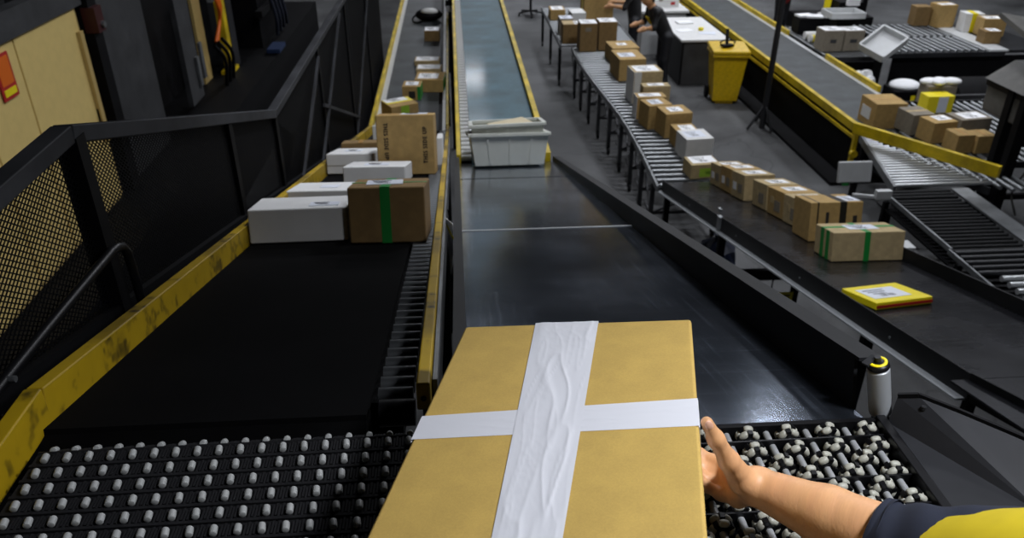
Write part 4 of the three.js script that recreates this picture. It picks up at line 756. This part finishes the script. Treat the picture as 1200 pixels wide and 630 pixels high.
for (const [x, y, z, a, label] of [[6.72, 0.72, -12.5, 0.4, 'crumpled white plastic bag beside the waste stand'], [6.7, 0.3, -11.6, 1.3, 'crumpled white plastic bag on the floor by the wide belt']]) {
  const g = new THREE.SphereGeometry(1, 20, 14).toNonIndexed(), p = g.attributes.position;
  for (let i = 0; i < p.count; i++) { const q = V(p.getX(i), p.getY(i), p.getZ(i)), k = 1 + 0.13 * Math.sin(q.x * 7 + a * 3) * Math.sin(q.y * 6 + a) + 0.1 * Math.sin(q.z * 9 + q.x * 4 + a); p.setXYZ(i, q.x * 0.22 * k, q.y * y * 0.5 * k * (y > 0.5 ? 1 : 0.9), q.z * 0.18 * k); }
  g.computeVertexNormals(); g.translate(0, y * 0.5, 0);
  const o = obj('plastic_bag', g, M.paper); o.position.set(x, 0, z); tag(o, label, 'bag');
}
// ---------------------------------------------------------------- cabinets behind the fence
{
  const t = thing('control_cabinet', 'cream control cabinet with tall doors behind the mesh fence', 'cabinet', [-3.3, 1.1, -6.2]);
  obj('body', B(0.7, 1.8, 2.6, -0.36, 0.9, 0.1), M.creamDark, t);
  for (const [z0, z1] of [[1.35, 0.62], [0.6, -0.02], [-0.04, -1.14]]) { const d = obj('door', B(0.02, 1.74, z0 - z1, 0.0, 0.91, (z0 + z1) / 2, 0, 0, 0, 0.006), M.cream, t); obj('handle', B(0.02, 0.12, 0.03, 0.02, 0.85, z1 + 0.06), M.galv, d); }
  obj('cable_duct', B(0.05, 1.0, 0.07, 0.02, 1.1, -1.1), M.creamDark, t);
  obj('header', B(0.12, 0.2, 2.7, -0.02, 1.9, 0.1), M.greyPaint, t);
}
{
  const t = thing('warning_sign', 'orange and red warning sign on the cream control cabinet', 'sign', [-3.283, 2.58, -5.98]);
  obj('plate', B(0.008, 0.32, 0.22, 0.008, 0.1, 0.02), M.red, t); obj('print', B(0.004, 0.2, 0.17, 0.014, 0.14, 0.02), M.orange, t); obj('print', B(0.004, 0.05, 0.17, 0.014, -0.01, 0.02), M.yellowTape, t);
}
{
  const t = thing('control_cabinet', 'plain dark grey cabinet right of the cream control cabinet', 'cabinet', [-3.3, 1.1, -8.3]);
  obj('body', B(0.7, 2.1, 1.3, -0.36, 1.05, 0), M.greyPaint, t); obj('door', B(0.02, 1.8, 1.1, 0.0, 0.95, -0.03, 0, 0, 0, 0.006), M.greyPaint, t);
  obj('side_post', B(0.14, 2.3, 0.18, 0.0, 1.15, 0.72), M.black, t);
  const l = obj('lamp_box', B(0.12, 0.22, 0.16, 0.06, 1.65, 0.74), M.signalRed, t); obj('lens', Cy(0.03, 0.03, 0.03, 'x', 0.13, 1.6, 0.72, 10), M.galv, l);
}
{
  const t = thing('cable_rack', 'dark machine rack with a yellow upright and orange cables at upper left', 'rack', [-3.3, 1.1, -11.2]);
  obj('grey_panel', B(0.06, 1.3, 0.5, 0, 0.75, 1.1), M.greyPaint, t);
  obj('upright', [B(0.1, 1.3, 0.18, 0, 0.35, -0.62), B(0.16, 0.05, 0.4, 0, -0.27 + 0.3, -0.62)], M.yellow, t); obj('upright', B(0.12, 1.4, 0.3, -0.02, 0.7, -0.95), M.darkSteel, t);
  obj('back_panel', B(0.1, 1.9, 3.2, -0.5, 0.95, 0), M.black, t);
  obj('back_plate', B(0.04, 1.2, 0.35, -0.2, 0.6, -0.15), M.creamDark, t);
  for (let k = 0; k < 3; k++) obj('cable', tube([[0.05, 1.3, -0.1 - 0.1 * k], [0.1, 1.0, -0.2 - 0.06 * k], [0.05, 0.8, -0.35], [0.02, 0.55, -0.2 + 0.05 * k]], 0.022, 24, 8), M.orange, t);
  obj('bracket', [bar([0.05, 0.25, 0.95], [0.05, 0.62, 0.95], 0.03, 0.1), bar([0.05, 0.3, 0.75], [0.05, 0.75, 0.75], 0.03, 0.1)], M.galv, t);
  for (let k = 0; k < 3; k++) obj('hose', tube([[0.1, 0.6, 0.3 - 0.2 * k], [0.18, 0.4, 0.2 - 0.2 * k], [0.12, 0.0, 0.1 - 0.2 * k]], 0.025, 20, 8), M.black, t);
}
{
  const t = thing('machine_frame', 'dark machine frame with blue hoses far behind the fence', 'machine', [-3.1, 1.1, -14.0]);
  obj('frame', [B(0.6, 1.5, 1.6, -0.3, 0.75, 0), B(0.1, 0.1, 2.4, 0.1, 1.2, 0), B(0.1, 0.1, 2.4, 0.1, 0.6, 0)], M.black, t);
  for (let k = 0; k < 4; k++) obj('hose', tube([[0.12, 0.9, 0.5 - 0.25 * k], [0.2, 0.4, 0.45 - 0.25 * k], [0.15, 0.1, 0.3 - 0.3 * k]], 0.03, 20, 8), M.navy, t);
  obj('tray', B(0.2, 0.06, 0.5, 0.25, 0.05, 1.0), M.blue, t);
}
// ---------------------------------------------------------------- the big taped carton in front
const bx = { a: V(0.23892, -0.08821, -0.96702), b: V(0.96381, 0.1428, 0.22511), n: V(-0.11823, 0.98581, -0.11913), FL: V(0.000645, 3.589178, -1.071195), W: 0.35732, H: 0.13, L: 0.57 };
bx.FR = bx.FL.clone().addScaledVector(bx.b, bx.W);
const inBox = (u, v, w) => bx.FR.clone().addScaledVector(bx.b, u).addScaledVector(bx.a, -v).addScaledVector(bx.n, -w);   // from the far right top corner: right, towards the viewer, down
{
  const t = thing('taped_carton', 'large brown carton crossed with wide white tape held by a hand', 'box');
  const o = bx.FL.clone().addScaledVector(bx.b, bx.W / 2).addScaledVector(bx.a, -bx.L / 2).addScaledVector(bx.n, -bx.H);
  t.position.copy(o); t.quaternion.setFromRotationMatrix(new THREE.Matrix4().makeBasis(bx.b, bx.n, bx.a.clone().negate()));
  const { W, H, L } = bx;
  obj('carton', B(W, H, L, 0, H / 2, 0, 0, 0, 0, 0.005), M.kraftBig, t);
  const wn = (x, y, s) => vnoise(x + 50, y + 50, 4096, s);
  function strip(p, nu, nv, lift, amp, along) {        // p(u,v) -> [x,z]; wrinkles run lengthwise
    const pos = [], idx = [];
    for (let j = 0; j <= nv; j++) for (let i = 0; i <= nu; i++) {
      const u = i / nu, v = j / nv, [x, z] = p(u, v), warp = 1.6 * wn(u * 2, v * 5, 5) ;
      const edge = Math.min(1, Math.min(u, 1 - u) * 9);
      const r1 = 1 - Math.abs(2 * wn(u * 5 + warp + v * 1.6, v * 3.2, 11) - 1), r2 = 1 - Math.abs(2 * wn(u * 9 - warp + v * 2.5, v * 6, 17) - 1);
      const crk = 1 - Math.abs(2 * wn(u * 14, v * 60, 23) - 1);
      const patch = Math.max(0, wn(u * 3, v * 8, 29) - 0.45);
      pos.push(x, H + lift + edge * amp * (Math.pow(r1, 5) + 0.45 * Math.pow(r2, 6) + 0.5 * crk * crk * patch), z);
    }
    for (let j = 0; j < nv; j++) for (let i = 0; i < nu; i++) { const k = j * (nu + 1) + i; idx.push(k, k + 1, k + nu + 2, k, k + nu + 2, k + nu + 1); }
    const g = new THREE.BufferGeometry(); g.setAttribute('position', new THREE.Float32BufferAttribute(pos, 3)); g.setIndex(idx); g.computeVertexNormals();
    const q = triUV(g); return q.toNonIndexed();
  }
  const xl = (v) => -W / 2 + W * (0.325 + 0.075 * v), xr = (v) => -W / 2 + W * (0.605 - 0.01 * v);
  obj('tape', [strip((u, v) => [-W / 2 - 0.0005 + (W + 0.001) * v, -L / 2 + (0.254 - 0.034 * v) + u * (0.052 + 0.008 * v)], 24, 60, 0.0004, 0.00045), B(0.0014, H - 0.004, 0.06, W / 2 + 0.0004, H / 2, -L / 2 + 0.25), B(0.0014, H - 0.004, 0.054, -W / 2 - 0.0004, H / 2, -L / 2 + 0.281)], M.tapeWhite, t);
  obj('tape', [strip((u, v) => [xl(v) + (xr(v) - xl(v)) * u, -L / 2 - 0.0005 + (L + 0.001) * v], 48, 150, 0.001, 0.0009), B(0.1, H - 0.004, 0.0014, -0.012, H / 2, -L / 2 - 0.0004), B(0.075, H - 0.004, 0.0014, -0.001, H / 2, L / 2 + 0.0004)], M.tapeWhite, t);
}
// ---------------------------------------------------------------- bodies: tapered capsules joined smoothly, meshed
function bodyMesh(caps, cell, k, pad = 0.03) {          // caps: [A, B, ra, rb, colour]
  const lo = V(1e9, 1e9, 1e9), hi = V(-1e9, -1e9, -1e9);
  for (const [A, C, ra, rb] of caps) for (const [p, r] of [[A, ra], [C, rb]]) { lo.min(p.clone().addScalar(-r - pad)); hi.max(p.clone().addScalar(r + pad)); }
  const ctr = lo.clone().add(hi).multiplyScalar(0.5), half = Math.max(hi.x - lo.x, hi.y - lo.y, hi.z - lo.z) / 2, N = Math.ceil(2 * half / cell) + 4;
  const pre = caps.map(([A, C, ra, rb]) => { const d = C.clone().sub(A); return [A.x, A.y, A.z, d.x, d.y, d.z, 1 / Math.max(1e-9, d.lengthSq()), ra, rb - ra]; });
  const one1 = (c, x, y, z) => { const px = x - c[0], py = y - c[1], pz = z - c[2]; let h = (px * c[3] + py * c[4] + pz * c[5]) * c[6]; h = h < 0 ? 0 : h > 1 ? 1 : h; const qx = px - c[3] * h, qy = py - c[4] * h, qz = pz - c[5] * h; return Math.sqrt(qx * qx + qy * qy + qz * qz) - c[7] - c[8] * h; };
  const dist = (x, y, z) => { let d = 1e9; for (const c of pre) { const e = one1(c, x, y, z), h = Math.max(0, k - Math.abs(d - e)) / k; d = Math.min(d, e) - h * h * k * 0.25; } return d; };
  const mc = new MarchingCubes(N, new THREE.MeshStandardMaterial(), false, false, 400000);
  mc.isolation = 0;
  const hs = N / 2;
  for (let kz = 0; kz < N; kz++) for (let j = 0; j < N; j++) for (let i = 0; i < N; i++) {
    const x = ctr.x + (i - hs) / hs * half, y = ctr.y + (j - hs) / hs * half, z = ctr.z + (kz - hs) / hs * half;
    mc.field[i + j * N + kz * N * N] = (x < lo.x || x > hi.x || y < lo.y || y > hi.y || z < lo.z || z > hi.z) ? -1 : -dist(x, y, z);
  }
  mc.update();
  const n = mc.count, P = new Float32Array(n * 3), Nn = new Float32Array(n * 3), Cc = new Float32Array(n * 3), uv = new Float32Array(n * 2), e = cell * 0.6;
  for (let i = 0; i < n; i++) {
    const x = ctr.x + mc.positionArray[3 * i] * half, y = ctr.y + mc.positionArray[3 * i + 1] * half, z = ctr.z + mc.positionArray[3 * i + 2] * half;
    P.set([x, y, z], 3 * i);
    const g = V(dist(x + e, y, z) - dist(x - e, y, z), dist(x, y + e, z) - dist(x, y - e, z), dist(x, y, z + e) - dist(x, y, z - e)).normalize();
    Nn.set([g.x, g.y, g.z], 3 * i);
    let best = 0, bd = 1e9; for (let c = 0; c < pre.length; c++) { const d = one1(pre[c], x, y, z); if (d < bd) { bd = d; best = c; } }
    const col = caps[best][4]; Cc.set([col.r, col.g, col.b], 3 * i);
    uv.set([x * 1.0 + z * 0.7, y + z * 0.5], 2 * i);
  }
  const g = new THREE.BufferGeometry();
  g.setAttribute('position', new THREE.BufferAttribute(P, 3)); g.setAttribute('normal', new THREE.BufferAttribute(Nn, 3)); g.setAttribute('color', new THREE.BufferAttribute(Cc, 3)); g.setAttribute('uv', new THREE.BufferAttribute(uv, 2));
  return g;
}
const skinTex = tex(256, 0.12, (u, v) => { const n = 0.9 + 0.14 * fbm(u, v, 6, 4, 91) + 0.05 * (fbm(u, v, 64, 2, 95) - 0.4); return [n, n * (0.97 + 0.03 * fbm(u, v, 9, 2, 97)), n * 0.97]; });
const skinBump = tex(256, 0.05, (u, v) => grey(0.4 * fbm(u, v, 24, 4, 101) + 0.4 * (1 - Math.abs(2 * fbm(u, v, 10, 2, 103) - 1))), false);
const C3 = (hex) => new THREE.Color(hex);
const SKIN = C3(0xdca878), NAVY = C3(0x171c28), DARK = C3(0x15161a), HAIR = C3(0x1a1410), RED = C3(0x9a1616), YEL = C3(0xe0b010), TROU = C3(0x1c1e24);
M.body = S({ vertexColors: true, roughness: 0.6, map: skinTex });
M.skin = S({ color: SKIN, roughness: 0.5, map: skinTex, bumpMap: skinBump, bumpScale: 0.0006 });
M.nail = S({ color: 0xe0b096, roughness: 0.3 });
{
  const t = thing('person', 'worker in navy shirt with yellow panel reaching in, bare forearm, gripping the big carton', 'person');
  const c = SKIN, wrist = inBox(0.0742, 0.2141, 0.1438), mid = inBox(0.1542, 0.2606, 0.1521), elbow = inBox(0.2334, 0.3207, 0.1527);
  const F = {
    thumb: [[0.0539, 0.2222, 0.1262], [0.0365, 0.2365, 0.0845], [0.0205, 0.2448, 0.0445], [0.0100, 0.2500, 0.0160]],
    index: [[0.0460, 0.1600, 0.1600], [0.0230, 0.1350, 0.1640], [0.0000, 0.1250, 0.1570], [-0.0200, 0.1210, 0.1395]],
    middle: [[0.0460, 0.1680, 0.1720], [0.0210, 0.1490, 0.1740], [-0.0040, 0.1420, 0.1630], [-0.0240, 0.1390, 0.1395]],
    ring: [[0.0470, 0.1820, 0.1790], [0.0210, 0.1680, 0.1780], [-0.0030, 0.1630, 0.1650], [-0.0210, 0.1610, 0.1392]],
    pinky: [[0.0500, 0.1980, 0.1790], [0.0270, 0.1900, 0.1770], [0.0080, 0.1870, 0.1660], [-0.0080, 0.1850, 0.1390]],
  };
  const Q = {}; for (const k in F) Q[k] = F[k].map((p) => inBox(...p));
  const caps = [
    [wrist, mid, 0.0255, 0.0385, c], [mid, elbow, 0.0385, 0.0475, c],
    [wrist, Q.index[0], 0.0215, 0.0135, c], [wrist, Q.middle[0], 0.0215, 0.0135, c], [wrist, Q.ring[0], 0.021, 0.0125, c], [wrist, Q.pinky[0], 0.02, 0.0115, c],
    [wrist, Q.thumb[0], 0.0225, 0.0175, c], [Q.thumb[0], Q.thumb[1], 0.0175, 0.0128, c], [Q.thumb[1], Q.thumb[2], 0.0125, 0.0098, c], [Q.thumb[2], Q.thumb[3], 0.0098, 0.0076, c],
    [Q.thumb[0].clone().lerp(Q.thumb[1], 0.55), Q.index[0], 0.011, 0.011, c],
  ];
  const rr = { index: [0.0105, 0.0092, 0.0082, 0.0075], middle: [0.011, 0.0095, 0.0084, 0.0076], ring: [0.0102, 0.009, 0.008, 0.0073], pinky: [0.009, 0.0078, 0.007, 0.0064] };
  for (const k in rr) for (let i = 0; i < 3; i++) caps.push([Q[k][i], Q[k][i + 1], rr[k][i], rr[k][i + 1], c]);
  const handG = bodyMesh(caps, 0.0028, 0.009, 0.012);
  // the rest of the worker, beside the camera
  const shoulder = V(0.74, 3.715, -0.40), chest = V(0.93, 3.72, -0.2), hip = V(1.08, 3.35, 0.2), neck = V(0.9, 3.88, -0.33);
  const hipL = V(0.98, 3.33, 0.24), hipR = V(1.2, 3.33, 0.2), sh2 = V(1.14, 3.78, -0.22);
  const rest = [
    [elbow, shoulder, 0.05, 0.062, NAVY], [shoulder, chest, 0.07, 0.12, NAVY], [chest, hip, 0.15, 0.145, NAVY], [chest, sh2, 0.12, 0.07, NAVY], [sh2, V(1.3, 3.52, -0.2), 0.055, 0.045, NAVY], [V(1.3, 3.52, -0.2), V(1.2, 3.45, -0.42), 0.042, 0.03, SKIN],
    [V(0.92, 3.82, -0.27), V(0.885, 3.97, -0.385), 0.08, 0.056, SKIN], [V(0.88, 4.0, -0.4), V(0.868, 4.07, -0.425), 0.068, 0.078, SKIN], [V(0.895, 4.08, -0.385), V(0.875, 4.1, -0.42), 0.082, 0.078, HAIR], [V(0.9, 4.03, -0.36), V(0.9, 4.08, -0.37), 0.06, 0.07, HAIR], [V(0.86, 4.02, -0.49), V(0.862, 4.04, -0.485), 0.016, 0.012, SKIN], [V(0.79, 4.04, -0.41), V(0.795, 4.06, -0.41), 0.014, 0.014, SKIN], [V(0.955, 4.04, -0.39), V(0.95, 4.06, -0.39), 0.014, 0.014, SKIN],
    [hipL, V(0.95, 2.98, 0.18), 0.1, 0.07, TROU], [V(0.95, 2.98, 0.18), V(0.94, 2.62, 0.28), 0.065, 0.05, TROU], [hipR, V(1.24, 2.98, 0.16), 0.1, 0.07, TROU], [V(1.24, 2.98, 0.16), V(1.26, 2.62, 0.26), 0.065, 0.05, TROU],
    [V(0.94, 2.6, 0.26), V(0.93, 2.59, 0.08), 0.045, 0.04, DARK], [V(1.26, 2.6, 0.24), V(1.27, 2.59, 0.06), 0.045, 0.04, DARK],
  ];
  const restG = bodyMesh(rest, 0.013, 0.028, 0.05);
  const bodyG = mergeGeometries([handG, restG]);
  obj('body', bodyG, M.bodySkin = S({ vertexColors: true, roughness: 0.5, map: skinTex, bumpMap: skinBump, bumpScale: 0.0005 }), t);
  // sleeve: loft along the arm with folds
  function limb(pts, rad, wr, seed, nu = 40, nv = 40) {
    const cv = new THREE.CatmullRomCurve3(pts), fr = cv.computeFrenetFrames(nv, false), pos = [], idx = [], uv = [];
    for (let j = 0; j <= nv; j++) {
      const v = j / nv, p = cv.getPoint(v), f = v * (rad.length - 1), i0 = Math.min(rad.length - 2, Math.floor(f)), r = rad[i0] + (rad[i0 + 1] - rad[i0]) * (f - i0);
      for (let i = 0; i <= nu; i++) {
        const a = i / nu * Math.PI * 2, fold = wr * (Math.sin(v * 21 + 2.2 * Math.sin(a + seed)) * 0.5 + Math.sin(v * 33 - 1.7 * Math.sin(2 * a + seed)) * 0.35), rr2 = r * (1 + fold);
        const q = p.clone().addScaledVector(fr.normals[j], Math.cos(a) * rr2).addScaledVector(fr.binormals[j], Math.sin(a) * rr2);
        pos.push(q.x, q.y, q.z); uv.push(a * r, v * cv.getLength());
      }
    }
    for (let j = 0; j < nv; j++) for (let i = 0; i < nu; i++) { const k = j * (nu + 1) + i; idx.push(k, k + 1, k + nu + 2, k, k + nu + 2, k + nu + 1); }
    const g = new THREE.BufferGeometry(); g.setAttribute('position', new THREE.Float32BufferAttribute(pos, 3)); g.setAttribute('uv', new THREE.Float32BufferAttribute(uv, 2)); g.setIndex(idx); g.computeVertexNormals();
    return g.toNonIndexed();
  }
  const cuff = mid.clone().lerp(elbow, 0.62), e2 = elbow.clone().lerp(shoulder, 0.22), e3 = elbow.clone().lerp(shoulder, 0.55);
  tag(obj('sleeve', [limb([cuff, elbow, e2, e3], [0.0525, 0.057, 0.06, 0.062], 0.05, 1.1), limb([cuff, cuff.clone().lerp(elbow, 0.6)], [0.0525, 0.049], 0.02, 1.1, 40, 8)], M.navy, t), 'navy blue short sleeve');
  tag(obj('sleeve_panel', limb([elbow.clone().lerp(shoulder, 0.06), e3, shoulder, shoulder.clone().lerp(chest, 0.5)].map((p) => p.clone().add(V(0.002, 0.003, 0.016))), [0.0585, 0.079, 0.096, 0.13], 0.03, 2.3), M.hivis, t), 'bright yellow shirt panel');
  const nail = new THREE.SphereGeometry(1, 14, 10).toNonIndexed(); nail.scale(0.0052, 0.0022, 0.0075);
  const dir = Q.thumb[3].clone().sub(Q.thumb[2]).normalize(), up = V(-0.15, 0.62, 0.77).normalize(), side = new THREE.Vector3().crossVectors(up, dir).normalize(), up2 = new THREE.Vector3().crossVectors(dir, side);
  nail.applyMatrix4(new THREE.Matrix4().makeBasis(side, up2, dir)); const np = Q.thumb[3].clone().addScaledVector(up2, 0.0066); nail.translate(np.x, np.y, np.z);
  obj('thumb_nail', nail, M.nail, t);
}
// ---------------------------------------------------------------- workers far off
function worker(label, o, turn, pose) {
  const t = thing('person', label, 'person', o, [0, turn, 0]);
  const m = new Map();
  const { lean = 0, shirt = DARK, reach = 0.5 } = pose;
  const hip = V(0, 0.92, 0), R = (p) => { const q = p.clone().sub(hip); q.applyAxisAngle(V(1, 0, 0), lean); return q.add(hip); };
  const ch = R(V(0, 1.32, 0)), nk = R(V(0, 1.5, 0)), hd = R(V(0, 1.66, 0.02)), sL = R(V(-0.19, 1.42, 0)), sR = R(V(0.19, 1.42, 0));
  const hand = (s, p) => p.clone().add(V(s * 0.02, -0.34 + reach * 0.12, reach * 0.46)), elb = (s, p) => p.clone().add(V(s * 0.07, -0.25, reach * 0.14));
  const caps = [[hip, ch, 0.13, 0.15, shirt], [sL, sR, 0.075, 0.075, shirt], [ch, nk, 0.1, 0.055, shirt], [nk, hd, 0.055, 0.09, SKIN], [hd, hd.clone().add(V(0, 0.035, 0.005)), 0.098, 0.1, SKIN], [hd.clone().add(V(0, 0.06, -0.025)), hd.clone().add(V(0, 0.02, -0.045)), 0.095, 0.09, HAIR], [hd.clone().add(V(0, 0.0, 0.095)), hd.clone().add(V(0, 0.025, 0.09)), 0.018, 0.012, SKIN]];
  for (const [s, p] of [[-1, sL], [1, sR]]) {
    caps.push([p, elb(s, p), 0.062, 0.048, shirt], [elb(s, p), hand(s, p), 0.042, 0.03, SKIN]);
    const h = hand(s, p); for (let f = 0; f < 4; f++) caps.push([h, h.clone().add(V((f - 1.5) * 0.02, -0.03, 0.09)), 0.02, 0.01, SKIN]); caps.push([h, h.clone().add(V(-s * 0.05, -0.01, 0.05)), 0.018, 0.011, SKIN]);
    caps.push([hip.clone().add(V(s * 0.09, -0.04, 0)), V(s * 0.1, 0.48, 0.02), 0.105, 0.075, TROU], [V(s * 0.1, 0.48, 0.02), V(s * 0.11, 0.1, -0.02), 0.07, 0.05, TROU], [V(s * 0.11, 0.06, -0.03), V(s * 0.12, 0.05, 0.14), 0.055, 0.045, DARK]);
  }
  obj('body', bodyMesh(caps, 0.018, 0.05, 0.06), M.body, t);
  if (pose.patch) { const q = R(V(-0.05, 1.3, 0.155)); obj('shirt_patch', B(0.14, 0.16, 0.02, q.x, q.y, q.z, lean, 0, 0, 0.008), M.hivis, t); }
  if (pose.gloves) for (const [s, p] of [[-1, sL], [1, sR]]) { const h = hand(s, p); const g = new THREE.SphereGeometry(0.05, 12, 8).toNonIndexed(); g.translate(h.x, h.y, h.z); obj('glove', g, M.hivis, t); }
  return t;
}
worker('worker in dark shirt with yellow patch bending over the roller conveyor', [3.85, 0, -14.45], -1.45, { lean: 0.55, reach: 0.55, patch: true });
worker('worker in dark clothes standing behind the bending worker', [3.55, 0, -15.75], -1.9, { lean: 0.12, reach: 0.9 });
worker('worker in a red shirt behind the black trolley at upper right', [7.25, 0, -17.6], 0.4, { lean: 0.1, shirt: RED, reach: 0.5 });

renderer.render(scene, camera);
